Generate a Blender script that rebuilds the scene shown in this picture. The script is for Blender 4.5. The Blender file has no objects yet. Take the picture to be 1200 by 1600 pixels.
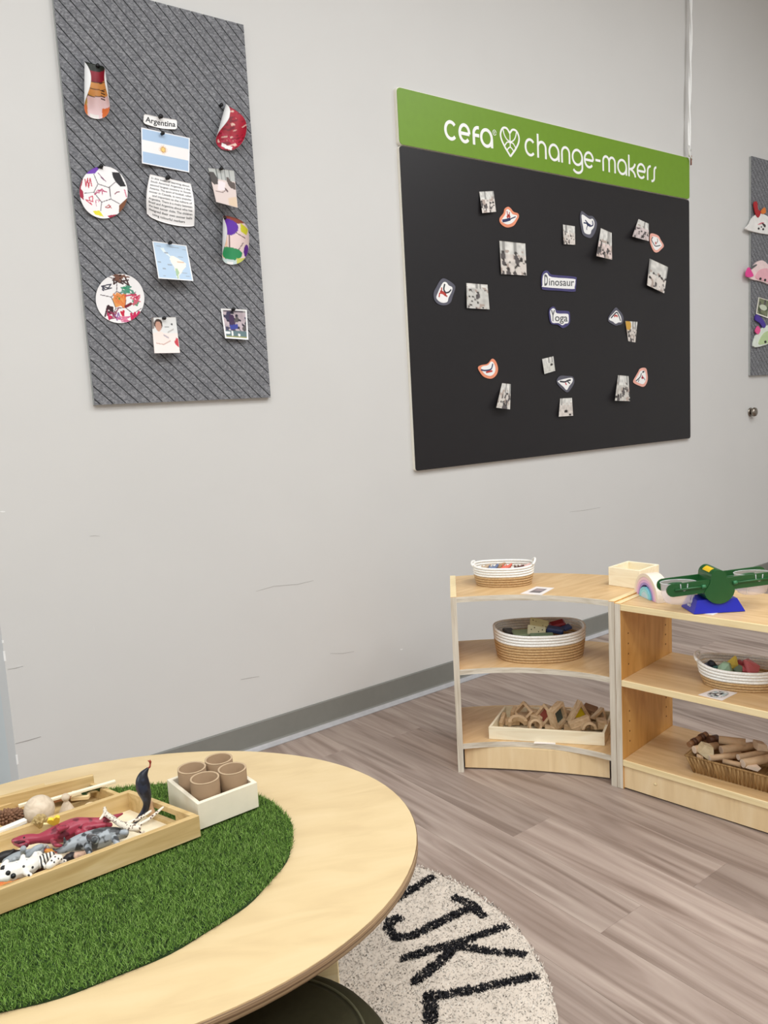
import bpy, bmesh, math, random
import numpy as np
from mathutils import Vector, Matrix

random.seed(7); rng = np.random.default_rng(7)
sc = bpy.context.scene
col = sc.collection

# ------------------------------------------------------------------ camera
F = 1256.22; YAW, PITCH, ROLL = 0.642484, -0.130724, -0.0558986
WY = 2.52; H = 1.2008                      # wall plane, eye height
cy, sy, cp, sp = math.cos(YAW), math.sin(YAW), math.cos(PITCH), math.sin(PITCH)
FW = np.array([sy*cp, cy*cp, sp]); r0 = np.array([cy, -sy, 0.]); u0 = np.cross(r0, FW)
RT = math.cos(ROLL)*r0 + math.sin(ROLL)*u0; UP = -math.sin(ROLL)*r0 + math.cos(ROLL)*u0
CAM = np.array([0., 0., H])
cd = bpy.data.cameras.new('camera'); cam = bpy.data.objects.new('camera', cd); col.objects.link(cam)
cd.sensor_fit = 'VERTICAL'; cd.sensor_height = 32.0; cd.sensor_width = 24.0; cd.lens = F/1600*32.0
cd.clip_start = 0.02
m = Matrix.Identity(4)
for i in range(3):
    m[i][0] = RT[i]; m[i][1] = UP[i]; m[i][2] = -FW[i]; m[i][3] = CAM[i]
cam.matrix_world = m
sc.camera = cam

# ------------------------------------------------------------------ light
sc.view_settings.view_transform = 'Standard'
try: sc.view_settings.look = 'None'
except Exception: pass
sc.view_settings.gamma = 1.0; sc.view_settings.use_curve_mapping = False
sc.view_settings.exposure = 0.0
w = bpy.data.worlds.new('world'); sc.world = w; w.use_nodes = True
w.node_tree.nodes['Background'].inputs[0].default_value = (0.75, 0.86, 1.0, 1)
w.node_tree.nodes['Background'].inputs[1].default_value = 1.0

def area(name, loc, rot, sx, sy_, power, colr):
    l = bpy.data.lights.new(name, 'AREA'); l.shape = 'RECTANGLE'; l.size = sx; l.size_y = sy_
    l.energy = power; l.color = colr
    o = bpy.data.objects.new(name, l); o.location = loc; o.rotation_euler = rot; col.objects.link(o); return o
CEIL = 3.6
WARM = (0.955, 0.982, 1.0)
for (x, y) in ((-1.6, 0.3), (0.2, 0.3), (2.0, 0.3), (3.8, 0.3), (-1.6, -1.7), (0.2, -1.7), (2.0, -1.7), (3.8, -1.7)):
    area('ceiling_light', (x, y, CEIL-.03), (0, 0, 0), .6, 1.2, 35.4, WARM)
area('daylight', (-3.05, 2.9, 1.6), (0, -math.pi/2, 0), 1.5, 1.6, 42, (0.80, 0.92, 1.0))

# ------------------------------------------------------------------ measuring helpers
def ray(px, py): return (px-600)/F*RT + (800-py)/F*UP + FW
def pz(px, py, z=0.0):
    d = ray(px, py); return CAM + d*(z-H)/d[2]
def py_(px, py, y=WY):
    d = ray(px, py); return CAM + d*y/d[1]
def pv(px, py, a):                          # vertical plane through a, facing the room's viewer side
    n = np.array([a[0], a[1], 0.]); n /= np.linalg.norm(n)
    d = ray(px, py); return CAM + d*((np.array([a[0], a[1], H])-CAM) @ n)/(d @ n)
def Zt(k, ox, oy): return lambda x, y: (ox + x/k, oy + y/k)

# ------------------------------------------------------------------ materials
def lin(c):
    c = c/255.
    return c/12.92 if c <= .04045 else ((c+.055)/1.055)**2.4
def S(r, g, b): return (lin(r), lin(g), lin(b), 1.0)
def S3(r, g, b): return np.array([lin(r), lin(g), lin(b)])
_m = {}
def base_mat(name, rough=.5, metal=0., spec=.5):
    mt = bpy.data.materials.new(name); mt.use_nodes = True
    b = mt.node_tree.nodes['Principled BSDF']
    b.inputs['Roughness'].default_value = rough; b.inputs['Metallic'].default_value = metal
    b.inputs['Specular IOR Level'].default_value = spec
    return mt, mt.node_tree, b
def plain(name, c, rough=.5, metal=0., spec=.4, var=.06, vs=40., bump=0.):
    if name in _m: return _m[name]
    mt, nt, b = base_mat(name, rough, metal, spec)
    N = nt.nodes; L = nt.links
    tc = N.new('ShaderNodeTexCoord'); nz = N.new('ShaderNodeTexNoise'); nz.inputs['Scale'].default_value = vs
    L.new(tc.outputs['Object'], nz.inputs['Vector'])
    rp = N.new('ShaderNodeValToRGB'); cc = S(*c)
    rp.color_ramp.elements[0].position = .3; rp.color_ramp.elements[1].position = .7
    rp.color_ramp.elements[0].color = tuple(x*(1-var) for x in cc[:3])+(1,)
    rp.color_ramp.elements[1].color = tuple(min(1, x*(1+var)) for x in cc[:3])+(1,)
    L.new(nz.outputs[0], rp.inputs[0]); L.new(rp.outputs[0], b.inputs['Base Color'])
    if bump:
        bp = N.new('ShaderNodeBump'); bp.inputs['Strength'].default_value = bump; bp.inputs['Distance'].default_value = .002
        L.new(nz.outputs[0], bp.inputs['Height']); L.new(bp.outputs[0], b.inputs['Normal'])
    _m[name] = mt; return mt
def ramp3(N, cols, pos):
    rp = N.new('ShaderNodeValToRGB'); e = rp.color_ramp.elements
    while len(e) < len(cols): e.new(.5)
    for i, (c, p) in enumerate(zip(cols, pos)): e[i].position = p; e[i].color = S(*c)
    return rp
def wood(name, c1, c2, c3, scale=(2, 30, 30), rough=.42, rand=False, spec=.35, dist=1.5, p=(.3, .5, .72)):
    if name in _m: return _m[name]
    mt, nt, b = base_mat(name, rough, 0, spec); N = nt.nodes; L = nt.links
    tc = N.new('ShaderNodeTexCoord'); src = tc.outputs['Object']
    if rand:
        oi = N.new('ShaderNodeObjectInfo'); ml = N.new('ShaderNodeMath'); ml.operation = 'MULTIPLY'; ml.inputs[1].default_value = 91.7
        L.new(oi.outputs['Random'], ml.inputs[0]); ad = N.new('ShaderNodeVectorMath'); ad.operation = 'ADD'
        L.new(src, ad.inputs[0]); L.new(ml.outputs[0], ad.inputs[1]); src = ad.outputs[0]
    mp = N.new('ShaderNodeMapping'); mp.inputs['Scale'].default_value = scale; L.new(src, mp.inputs['Vector'])
    nz = N.new('ShaderNodeTexNoise'); nz.inputs['Scale'].default_value = 1.; nz.inputs['Detail'].default_value = 6; nz.inputs['Distortion'].default_value = dist
    L.new(mp.outputs[0], nz.inputs['Vector'])
    rp = ramp3(N, (c1, c2, c3), p); L.new(nz.outputs[0], rp.inputs[0]); out = rp.outputs[0]
    if rand:
        mx = N.new('ShaderNodeHueSaturation'); mr = N.new('ShaderNodeMapRange')
        mr.inputs['To Min'].default_value = .88; mr.inputs['To Max'].default_value = 1.12
        L.new(oi.outputs['Random'], mr.inputs[0]); L.new(mr.outputs[0], mx.inputs['Value']); L.new(out, mx.inputs['Color']); out = mx.outputs[0]
    L.new(out, b.inputs['Base Color'])
    bp = N.new('ShaderNodeBump'); bp.inputs['Strength'].default_value = .08; bp.inputs['Distance'].default_value = .001
    L.new(nz.outputs[0], bp.inputs['Height']); L.new(bp.outputs[0], b.inputs['Normal'])
    _m[name] = mt; return mt
def pattern(name, kind, c1, c2, scale=60., thr=.35, rough=.45, direction='X'):
    if name in _m: return _m[name]
    mt, nt, b = base_mat(name, rough); N = nt.nodes; L = nt.links
    tc = N.new('ShaderNodeTexCoord')
    if kind == 'voronoi':
        t = N.new('ShaderNodeTexVoronoi'); t.inputs['Scale'].default_value = scale; o = t.outputs['Distance']
    elif kind == 'wave':
        t = N.new('ShaderNodeTexWave'); t.inputs['Scale'].default_value = scale; t.inputs['Distortion'].default_value = 3.; t.bands_direction = direction; o = t.outputs[1]
    else:
        t = N.new('ShaderNodeTexNoise'); t.inputs['Scale'].default_value = scale; o = t.outputs[0]
    L.new(tc.outputs['Object'], t.inputs['Vector'])
    rp = N.new('ShaderNodeValToRGB'); e = rp.color_ramp.elements
    e[0].position = max(0, thr-.04); e[0].color = S(*c1); e[1].position = thr+.04; e[1].color = S(*c2)
    L.new(o, rp.inputs[0]); L.new(rp.outputs[0], b.inputs['Base Color']); _m[name] = mt; return mt
def print_mat():
    if 'printed_paper' in _m: return _m['printed_paper']
    mt, nt, b = base_mat('printed_paper', .45, 0, .35)
    a = nt.nodes.new('ShaderNodeAttribute'); a.attribute_name = 'Col'
    nt.links.new(a.outputs['Color'], b.inputs['Base Color']); _m['printed_paper'] = mt; return mt
def fibre_mat(name, lean=.45):
    mt, nt, b = base_mat(name, .8, 0, .1)
    ge = nt.nodes.new('ShaderNodeNewGeometry'); sc_ = nt.nodes.new('ShaderNodeVectorMath'); sc_.operation = 'SCALE'; sc_.inputs['Scale'].default_value = lean
    ad = nt.nodes.new('ShaderNodeVectorMath'); ad.operation = 'ADD'; ad.inputs[1].default_value = (0, 0, 1); no = nt.nodes.new('ShaderNodeVectorMath'); no.operation = 'NORMALIZE'
    nt.links.new(ge.outputs['Normal'], sc_.inputs[0]); nt.links.new(sc_.outputs[0], ad.inputs[0]); nt.links.new(ad.outputs[0], no.inputs[0]); nt.links.new(no.outputs[0], b.inputs['Normal'])
    a = nt.nodes.new('ShaderNodeAttribute'); a.attribute_name = 'Col'
    nt.links.new(a.outputs['Color'], b.inputs['Base Color']); return mt
def clear(name, c, a=.3):
    mt, nt, b = base_mat(name, .08, 0, .5)
    b.inputs['Base Color'].default_value = S(*c); b.inputs['Alpha'].default_value = a
    return mt

M_wall = plain('wall_paint', (212, 211, 208), .62, spec=.25, var=.012, vs=3.)
M_walldaylit = plain('wall_paint_daylit', (206, 212, 212), .6, spec=.25, var=.012, vs=3.)  # same wall paint with bluish daylight tinted into the colour, for the return
M_ceil = plain('ceiling_paint', (236, 234, 230), .8, var=.01)
M_base = plain('cove_rubber', (128, 128, 122), .42, var=.02, spec=.4)
M_floor = wood('floor_plank', (128, 110, 99), (159, 141, 130), (179, 162, 150), (17, 1.2, 20), .42, rand=True, dist=1.8, p=(.3, .5, .7))
M_gap = plain('floor_gap', (138, 120, 109), .8)
M_birch = wood('birch_top', (206, 180, 136), (214, 189, 144), (219, 195, 152), (6, 22, 6), .36, dist=.6)
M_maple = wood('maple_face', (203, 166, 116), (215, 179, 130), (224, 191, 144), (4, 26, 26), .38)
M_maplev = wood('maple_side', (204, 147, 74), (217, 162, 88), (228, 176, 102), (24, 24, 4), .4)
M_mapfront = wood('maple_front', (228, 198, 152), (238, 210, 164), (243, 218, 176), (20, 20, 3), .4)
M_edge = wood('maple_edge', (236, 212, 160), (243, 221, 172), (247, 228, 184), (3, 30, 60), .4)
M_ply = wood('worn_ply_edge', (188, 174, 152), (214, 204, 186), (228, 219, 203), (12, 12, 110), .55, dist=.5)
M_plyv = wood('worn_ply_upright', (188, 174, 152), (212, 201, 183), (228, 219, 203), (110, 110, 5), .55, dist=.5)
M_plyh = wood('ply_edge_layers', (110, 86, 62), (158, 130, 98), (196, 170, 134), (2, 2, 380), .5, dist=.3, p=(.38, .5, .62))
M_pine = wood('pine', (222, 194, 142), (236, 210, 160), (244, 222, 178), (5, 40, 40), .5)
M_pinepale = wood('pine_pale', (238, 222, 188), (246, 233, 202), (250, 240, 214), (5, 40, 40), .5)
M_white = plain('white_paint', (238, 233, 220), .45, var=.015)
M_block = wood('beech_block', (184, 152, 114), (205, 175, 138), (218, 192, 158), (30, 30, 90), .55)
M_paper = plain('white_paper', (244, 243, 241), .55, var=.01)
M_black = plain('black_plastic', (18, 18, 20), .35)
M_print = print_mat()

# ------------------------------------------------------------------ mesh helpers
class MB:
    def __init__(s): s.v = []; s.f = []; s.mi = []; s.sm = []
    def add(s, vs, fs, m=0, smooth=False):
        o = len(s.v); s.v += [tuple(map(float, v)) for v in vs]
        for f in fs: s.f.append([i+o for i in f]); s.mi.append(m); s.sm.append(smooth)
        return s
    def box(s, x0, x1, y0, y1, z0, z1, m=0, bev=0., T=None):
        if bev <= 0:
            vs = [(x, y, z) for z in (z0, z1) for y in (y0, y1) for x in (x0, x1)]
            fs = [(0, 2, 3, 1), (4, 5, 7, 6), (0, 1, 5, 4), (2, 6, 7, 3), (0, 4, 6, 2), (1, 3, 7, 5)]
            sm = False
        else:
            b = bev; vs = []; idx = {}
            for ax in range(3):
                for sx in (0, 1):
                    for sy2 in (0, 1):
                        for sz in (0, 1):
                            c = [(x0, x1)[sx], (y0, y1)[sy2], (z0, z1)[sz]]; sg = (sx, sy2, sz)
                            for k in range(3):
                                if k != ax: c[k] += b if sg[k] == 0 else -b
                            idx[(ax, sx, sy2, sz)] = len(vs); vs.append(tuple(c))
            fs = []
            def q(a): fs.append(a)
            for ax in range(3):
                o1, o2 = [k for k in range(3) if k != ax]
                for sd in (0, 1):
                    r = []
                    for a, c in ((0, 0), (1, 0), (1, 1), (0, 1)):
                        g = [0, 0, 0]; g[ax] = sd; g[o1] = a; g[o2] = c; r.append(idx[(ax, *g)])
                    q(r)
            for ax in range(3):                       # edges along ax
                o1, o2 = [k for k in range(3) if k != ax]
                for a in (0, 1):
                    for c in (0, 1):
                        g0 = [0, 0, 0]; g0[o1] = a; g0[o2] = c; g1 = list(g0); g1[ax] = 1
                        q([idx[(o1, *g0)], idx[(o1, *g1)], idx[(o2, *g1)], idx[(o2, *g0)]])
            for sx in (0, 1):
                for sy2 in (0, 1):
                    for sz in (0, 1): q([idx[(0, sx, sy2, sz)], idx[(1, sx, sy2, sz)], idx[(2, sx, sy2, sz)]])
        if T is not None: vs = [tuple(T @ Vector(v)) for v in vs]
        return s.add(vs, fs, m)
    def prism(s, poly, z0, z1, m=0, ms=None, T=None, smooth=False):
        n = len(poly); ms = m if ms is None else ms
        vs = [(p[0], p[1], z0) for p in poly] + [(p[0], p[1], z1) for p in poly]
        if T is not None: vs = [tuple(T @ Vector(v)) for v in vs]
        o = len(s.v); s.v += [tuple(map(float, v)) for v in vs]
        s.f += [[o+i for i in range(n)][::-1], [o+n+i for i in range(n)]]; s.mi += [m, m]; s.sm += [False, False]
        for i in range(n):
            j = (i+1) % n; s.f.append([o+i, o+j, o+n+j, o+n+i]); s.mi.append(ms); s.sm.append(smooth)
        return s
    def tube(s, pts, rad, n=10, closed=False, m=0, caps=True):
        pts = [Vector(p) for p in pts]; k = len(pts)
        rad = [float(q) for q in rad] if hasattr(rad, '__len__') else [float(rad)]*k
        up = None; rings = []
        for i, p in enumerate(pts):
            a = pts[(i-1) % k] if (closed or i > 0) else p; b = pts[(i+1) % k] if (closed or i < k-1) else p
            t = (b-a)
            if t.length < 1e-9: t = Vector((0, 0, 1))
            t.normalize()
            if up is None: up = Vector((0, 0, 1)) if abs(t.z) < .9 else Vector((1, 0, 0))
            x = up.cross(t)
            if x.length < 1e-6: x = Vector((1, 0, 0)).cross(t)
            x.normalize(); y = t.cross(x); up = y
            rings.append([p + rad[i]*(math.cos(2*math.pi*j/n)*x + math.sin(2*math.pi*j/n)*y) for j in range(n)])
        vs = [v for r in rings for v in r]; fs = []
        for i in range(k if closed else k-1):
            a, b = i*n, ((i+1) % k)*n
            for j in range(n): fs.append((a+j, a+(j+1) % n, b+(j+1) % n, b+j))
        s.add(vs, fs, m, True)
        if caps and not closed:
            o = len(s.v)-len(vs)
            s.f += [[o+j for j in range(n)][::-1], [o+(k-1)*n+j for j in range(n)]]; s.mi += [m, m]; s.sm += [False, False]
        return s
    def lathe(s, prof, n=24, m=0, T=None, smooth=True, caps=True):
        vs = []; fs = []
        for r, z in prof:
            for j in range(n):
                a = 2*math.pi*j/n; vs.append((r*math.cos(a), r*math.sin(a), z))
        for i in range(len(prof)-1):
            for j in range(n): fs.append((i*n+j, i*n+(j+1) % n, (i+1)*n+(j+1) % n, (i+1)*n+j))
        if caps and prof[0][0] > 1e-6: fs.append(tuple(range(n))[::-1])
        if caps and prof[-1][0] > 1e-6: fs.append(tuple((len(prof)-1)*n+j for j in range(n)))
        if T is not None: vs = [tuple(T @ Vector(v)) for v in vs]
        return s.add(vs, fs, m, smooth)
    def blob(s, c, r, n=10, m=0, T=None):
        rr = r if hasattr(r, '__len__') else (r, r, r); k = n; prof = []
        vs = []; fs = []
        for i in range(k+1):
            th = math.pi*i/k
            for j in range(2*k):
                a = math.pi*j/k
                vs.append((c[0]+rr[0]*math.sin(th)*math.cos(a), c[1]+rr[1]*math.sin(th)*math.sin(a), c[2]+rr[2]*math.cos(th)))
        for i in range(k):
            for j in range(2*k): fs.append((i*2*k+j, (i+1)*2*k+j, (i+1)*2*k+(j+1) % (2*k), i*2*k+(j+1) % (2*k)))
        if T is not None: vs = [tuple(T @ Vector(v)) for v in vs]
        return s.add(vs, fs, m, True)
    def build(s, name, mats, parent=None, fix=True):
        me = bpy.data.meshes.new(name); me.from_pydata(s.v, [], s.f)
        if not isinstance(mats, (list, tuple)): mats = [mats]
        for x in mats: me.materials.append(x)
        me.polygons.foreach_set('material_index', s.mi); me.polygons.foreach_set('use_smooth', s.sm)
        if fix:
            bm = bmesh.new(); bm.from_mesh(me); bmesh.ops.recalc_face_normals(bm, faces=bm.faces[:]); bm.to_mesh(me); bm.free()
        me.update()
        o = bpy.data.objects.new(name, me); col.objects.link(o)
        if parent is not None: o.parent = parent
        return o
def tag(o, label, cat, group=None):
    o['label'] = label; o['category'] = cat
    if group: o['group'] = group
    return o
def thing(name, label, cat, loc=(0, 0, 0), rz=0., group=None):
    o = bpy.data.objects.new(name, None); col.objects.link(o); o.empty_display_size = .05
    o.location = loc; o.rotation_euler = (0, 0, rz); return tag(o, label, cat, group)
def struct(o): o['kind'] = 'structure'; return o
def smooth_remesh(o, vox, it=2):
    r = o.modifiers.new('fuse', 'REMESH'); r.mode = 'VOXEL'; r.voxel_size = vox; r.use_smooth_shade = True
    if it:
        k = o.modifiers.new('soft', 'SMOOTH'); k.iterations = it; k.factor = .5
    return o
def catmull(P, n=8, closed=False):
    P = [np.array(p, float) for p in P]; k = len(P); out = []
    for i in range(k if closed else k-1):
        g = lambda j: P[j % k] if closed else P[max(0, min(k-1, j))]
        a, b, c, d = g(i-1), g(i), g(i+1), g(i+2)
        for t in np.arange(n)/n:
            out.append(.5*((2*b)+(-a+c)*t+(2*a-5*b+4*c-d)*t*t+(-a+3*b-3*c+d)*t**3))
    if not closed: out.append(P[-1])
    return out

# ------------------------------------------------------------------ the room
def slab(name, x0, x1, y0, y1, z0, z1, mt): return struct(MB().box(x0, x1, y0, y1, z0, z1).build(name, mt))
XL, XR, YF, YB = -3.0, 6.2, -3.6, 4.3
CX = 0.464                                  # outer corner of the long wall
wall_back = slab('wall_back', CX, XR, WY, WY+.12, 0, CEIL, M_wall)
slab('wall_return', CX, CX+.12, WY+.12, YB, 0, CEIL, M_walldaylit)
slab('wall_far', XL, CX+.12, YB, YB+.1, 0, CEIL, M_wall)
slab('wall_right', XR, XR+.1, YF, WY+.12, 0, CEIL, M_wall)
slab('wall_front', XL, XR, YF-.1, YF, 0, CEIL, M_wall)
wl = MB(); wl.box(XL-.1, XL, YF, 2.1, 0, CEIL).box(XL-.1, XL, 3.7, YB, 0, CEIL).box(XL-.1, XL, 2.1, 3.7, 0, .8).box(XL-.1, XL, 2.1, 3.7, 2.4, CEIL)
struct(wl.build('wall_left', M_wall))
wf = MB()
for a in ((2.1, 2.15, .8, 2.4), (3.65, 3.7, .8, 2.4), (2.15, 3.65, .8, .85), (2.15, 3.65, 2.35, 2.4), (2.88, 2.92, .85, 2.35)): wf.box(XL-.08, XL-.02, *a)
struct(wf.build('window_1', M_white))
slab('ceiling', XL-.1, XR+.1, YF-.1, YB+.1, CEIL, CEIL+.1, M_ceil)
floor = slab('floor', XL-.1, XR+.1, YF-.1, YB+.1, -.12, -.0035, M_gap)
# the planks run towards the wall
PW = .152; joints = {}
k0 = int(math.floor((-1.0-1.346)/PW)); nplank = 0
fixed = {0: 1.075, 1: 1.489, 2: 1.035, 3: 1.68, 4: .62, 5: 1.33, -1: 1.72, -2: 1.28}
for k in range(k0, k0+44):
    x0 = 1.346 + k*PW; x1 = x0 + PW - .0004
    ymax = WY-.001 if x0 > CX-.14 else YB-.001
    ph = fixed.get(k, (k*0.437*1.22) % 1.22)
    y = ph - 3.66
    while y < ymax:
        a, b = max(y, -.6), min(y+1.2197, ymax)
        if b-a > .02 and not (x0 < CX < x1 and b > WY):
            o = MB().box(0, x1-x0, 0, b-a, -.0035, 0, bev=.0003).build('plank', M_floor, floor); o.location = (x0, a, 0); nplank += 1
        y += 1.22
# rubber cove base
def cove(name, length, loc, rz):
    pr = [(0, 0), (.024, 0), (.024, .003), (.013, .008), (.0065, .02), (.0055, .097), (.0035, .101), (0, .101)]
    T = Matrix(((0, 0, 1, 0), (-1, 0, 0, 0), (0, 1, 0, 0), (0, 0, 0, 1)))
    o = MB().prism(pr, 0, length, T=T).build(name, M_base); o.location = loc; o.rotation_euler = (0, 0, rz)
    MB().prism([(.0242, .0002), (.0250, .0002), (.0250, .0030), (.0132, .0086), (.0085, .0160), (.0068, .0160), (.0127, .0080), (.0242, .0028)], 0, length, T=T).build('cove_toe_lit', plain('cove_toe_lit', (176, 175, 177), .3, spec=.5), o)  # paler toe strip: light caught on the curve is put into its colour
    return struct(o)
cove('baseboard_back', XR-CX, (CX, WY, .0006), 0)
# scuffs and chips of the paint
M_scuff = plain('scuff_grey', (166, 163, 159), .7); M_chip = plain('chip_white', (240, 240, 238), .7)
def scuff(pts, wpx, mt, y=WY):
    P = [py_(*p, y) for p in pts]; n = len(P); up = []; dn = []
    for i, p in enumerate(P):
        ww = wpx*.0011*(.25 + math.sin(math.pi*(i+.5)/n)); up.append((p[0], p[2]+ww/2)); dn.append((p[0], p[2]-ww/2))
    T = Matrix(((1, 0, 0, 0), (0, 0, -1, y), (0, 1, 0, 0), (0, 0, 0, 1)))
    MB().prism(up+dn[::-1], 0, .0005, T=T).build('scuff', mt, wall_back)
scuff([(24, 1162), (44, 1157), (64, 1151)], 2.0, M_scuff); scuff([(12, 1046), (24, 1044), (36, 1041)], 1.4, M_scuff)
scuff([(27, 1043.5), (31, 1042.6), (35, 1041.5)], 3.5, M_chip); scuff([(400, 924), (428, 916), (465, 913), (490, 907)], 1.1, M_scuff)
scuff([(376, 1062), (392, 1059), (405, 1057)], 1.5, M_scuff); scuff([(516, 1021), (536, 1021), (553, 1018)], 1.1, M_scuff)
scuff([(625, 1014), (627, 1015), (629, 1014)], 4., M_chip); scuff([(140, 838), (148, 837), (156, 838)], 1., M_scuff)
scuff([(0.5, 799.5), (4, 799.5), (8, 799.5)], 3., M_chip); scuff([(146, 978), (147, 982), (148, 987)], 1., M_chip)
scuff([(890, 800), (915, 797), (938, 793)], 1., M_scuff)
MB().box(CX-.0012, CX+.004, WY-.001, WY+.004, .52, .55).box(CX-.001, CX+.004, WY-.001, WY+.003, .575, .583).box(CX-.001, CX+.004, WY-.001, WY+.003, .2, .23).build('scuff', M_chip, wall_back)

# ------------------------------------------------------------------ wall panels of grooved felt
M_felt = None
def felt():
    mt, nt, b = base_mat('grey_felt', .95, 0, .1); N = nt.nodes; L = nt.links
    tc = N.new('ShaderNodeTexCoord'); n1 = N.new('ShaderNodeTexNoise'); n1.inputs['Scale'].default_value = 150; n1.inputs['Detail'].default_value = 5
    mp = N.new('ShaderNodeMapping'); mp.inputs['Scale'].default_value = (1, 1, 1.6); L.new(tc.outputs['Object'], mp.inputs[0]); L.new(mp.outputs[0], n1.inputs['Vector'])
    rp = ramp3(N, ((104, 105, 109), (121, 122, 126), (150, 151, 154)), (.34, .5, .68)); L.new(n1.outputs[0], rp.inputs[0]); L.new(rp.outputs[0], b.inputs['Base Color'])
    bp = N.new('ShaderNodeBump'); bp.inputs['Strength'].default_value = .2; bp.inputs['Distance'].default_value = .002
    L.new(n1.outputs[0], bp.inputs['Height']); L.new(bp.outputs[0], b.inputs['Normal']); return mt
M_felt = felt(); M_feltdark = plain('felt_core', (64, 65, 68), .95, spec=.1); M_feltedge = plain('felt_edge', (168, 170, 168), .9, spec=.1)
def clip(poly, n, c):                                # keep n.p <= c
    out = []
    for i in range(len(poly)):
        a, b = poly[i], poly[(i+1) % len(poly)]; da = n[0]*a[0]+n[1]*a[1]-c; db = n[0]*b[0]+n[1]*b[1]-c
        if da <= 0: out.append(a)
        if (da < 0 < db) or (db < 0 < da):
            t = da/(da-db); out.append((a[0]+t*(b[0]-a[0]), a[1]+t*(b[1]-a[1])))
    return out
TW = Matrix(((1, 0, 0, 0), (0, 0, -1, 0), (0, 1, 0, 0), (0, 0, 0, 1)))   # (x,z) drawing -> upright, thickness towards the room
def felt_panel(label, x0, x1, z0, z1, s0):
    t = thing('felt_panel', label, 'wall panel', ((x0+x1)/2, WY, z0), group='grooved felt panels on the wall')
    cx = (x0+x1)/2
    o = MB().box(x0-cx, x1-cx, -.012, -.0002, 0, z1-z0).build('backing', M_feltedge, t)
    MB().box(x0-cx+.002, x1-cx-.002, -.0128, -.012, .002, z1-z0-.002).build('groove_bed', M_feltdark, t)
    P = .0397; g = .0044; k = -60
    while k < 140:
        a, b = s0+k*P+g/2, s0+(k+1)*P-g/2; k += 1
        poly = clip(clip([(x0, z0), (x1, z0), (x1, z1), (x0, z1)], (1, 1), b), (-1, -1), -a)
        if len(poly) < 3: continue
        MB().prism([(p[0]-cx, p[1]-z0) for p in poly], .0128, .0165, T=TW).build('felt_strip', M_felt, t)
felt_panel('tall grey grooved felt panel pinned with soccer drawings and flag', .796, 1.407, 1.253, 2.474, 3.179)
felt_panel('grey grooved felt panel with plate animals at right edge of wall', 4.618, 5.228, 1.259, 2.490, 3.19)
FY = WY-.0165

# ------------------------------------------------------------------ sheets of paper with print
def sheet(name, label, cat, P3, COL, group=None, parent=None, thick=.0005):
    """P3: n x m x 3 points, COL: n x m x 3 linear colours of the printed face; blank back."""
    n, m_ = P3.shape[:2]
    du = np.gradient(P3, axis=1); dv = np.gradient(P3, axis=0); nr = np.cross(du, dv); nr /= (np.linalg.norm(nr, axis=2, keepdims=True)+1e-12)
    if nr[:, :, 1].mean() > 0: nr = -nr
    V = np.concatenate([P3.reshape(-1, 3), (P3-nr*thick).reshape(-1, 3)]); N1 = n*m_
    I = np.arange(N1).reshape(n, m_)
    q = np.stack([I[:-1, :-1], I[:-1, 1:], I[1:, 1:], I[1:, :-1]], -1).reshape(-1, 4)
    rim = np.concatenate([I[0, :], I[1:, -1], I[-1, -2::-1], I[-2:0:-1, 0]])
    rq = np.stack([rim, np.roll(rim, -1), np.roll(rim, -1)+N1, rim+N1], -1)
    faces = np.concatenate([q, q[:, ::-1]+N1, rq])
    me = bpy.data.meshes.new(name); me.from_pydata(V.tolist(), [], faces.tolist())
    a = me.color_attributes.new('Col', 'FLOAT_COLOR', 'POINT')
    C = np.ones((2*N1, 4)); C[:N1, :3] = COL.reshape(-1, 3); C[N1:, :3] = S3(244, 243, 241)
    a.data.foreach_set('color', C.ravel()); me.materials.append(M_print); me.polygons.foreach_set('use_smooth', [True]*len(faces)); me.update()
    o = bpy.data.objects.new(name, me); col.objects.link(o)
    if parent is not None: o.parent = parent
    else: tag(o, label, cat, group)
    return o
def quad_px(TL, TR, BR, BL, n, m_):
    v, u = np.meshgrid(np.linspace(0, 1, n), np.linspace(0, 1, m_), indexing='ij')
    TL, TR, BR, BL = [np.array(p, float) for p in (TL, TR, BR, BL)]
    P = ((1-u)*(1-v))[..., None]*TL + (u*(1-v))[..., None]*TR + (u*v)[..., None]*BR + ((1-u)*v)[..., None]*BL
    return P, u, v
def disc_uv(n):
    b, a = np.meshgrid(np.linspace(-1, 1, n), np.linspace(-1, 1, n), indexing='ij')
    return a*np.sqrt(1-b*b/2), b*np.sqrt(1-a*a/2)    # x right, y down
def wallpts(P, off, y):
    out = np.zeros(P.shape[:2]+(3,))
    for i in range(P.shape[0]):
        for j in range(P.shape[1]):
            out[i, j] = py_(P[i, j, 0], P[i, j, 1], y-off[i, j])
    return out
def inpoly(X, Y, poly):
    r = np.zeros(X.shape, bool); n = len(poly); j = n-1
    for i in range(n):
        xi, yi = poly[i]; xj, yj = poly[j]
        c = ((yi > Y) != (yj > Y)) & (X < (xj-xi)*(Y-yi)/(yj-yi+1e-12)+xi); r ^= c; j = i
    return r
def near(X, Y, line, wd):
    r = np.zeros(X.shape, bool)
    for (ax, ay), (bx, by) in zip(line[:-1], line[1:]):
        dx, dy = bx-ax, by-ay; t = np.clip(((X-ax)*dx+(Y-ay)*dy)/(dx*dx+dy*dy+1e-9), 0, 1)
        r |= (X-ax-t*dx)**2+(Y-ay-t*dy)**2 < wd*wd
    return r
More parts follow.
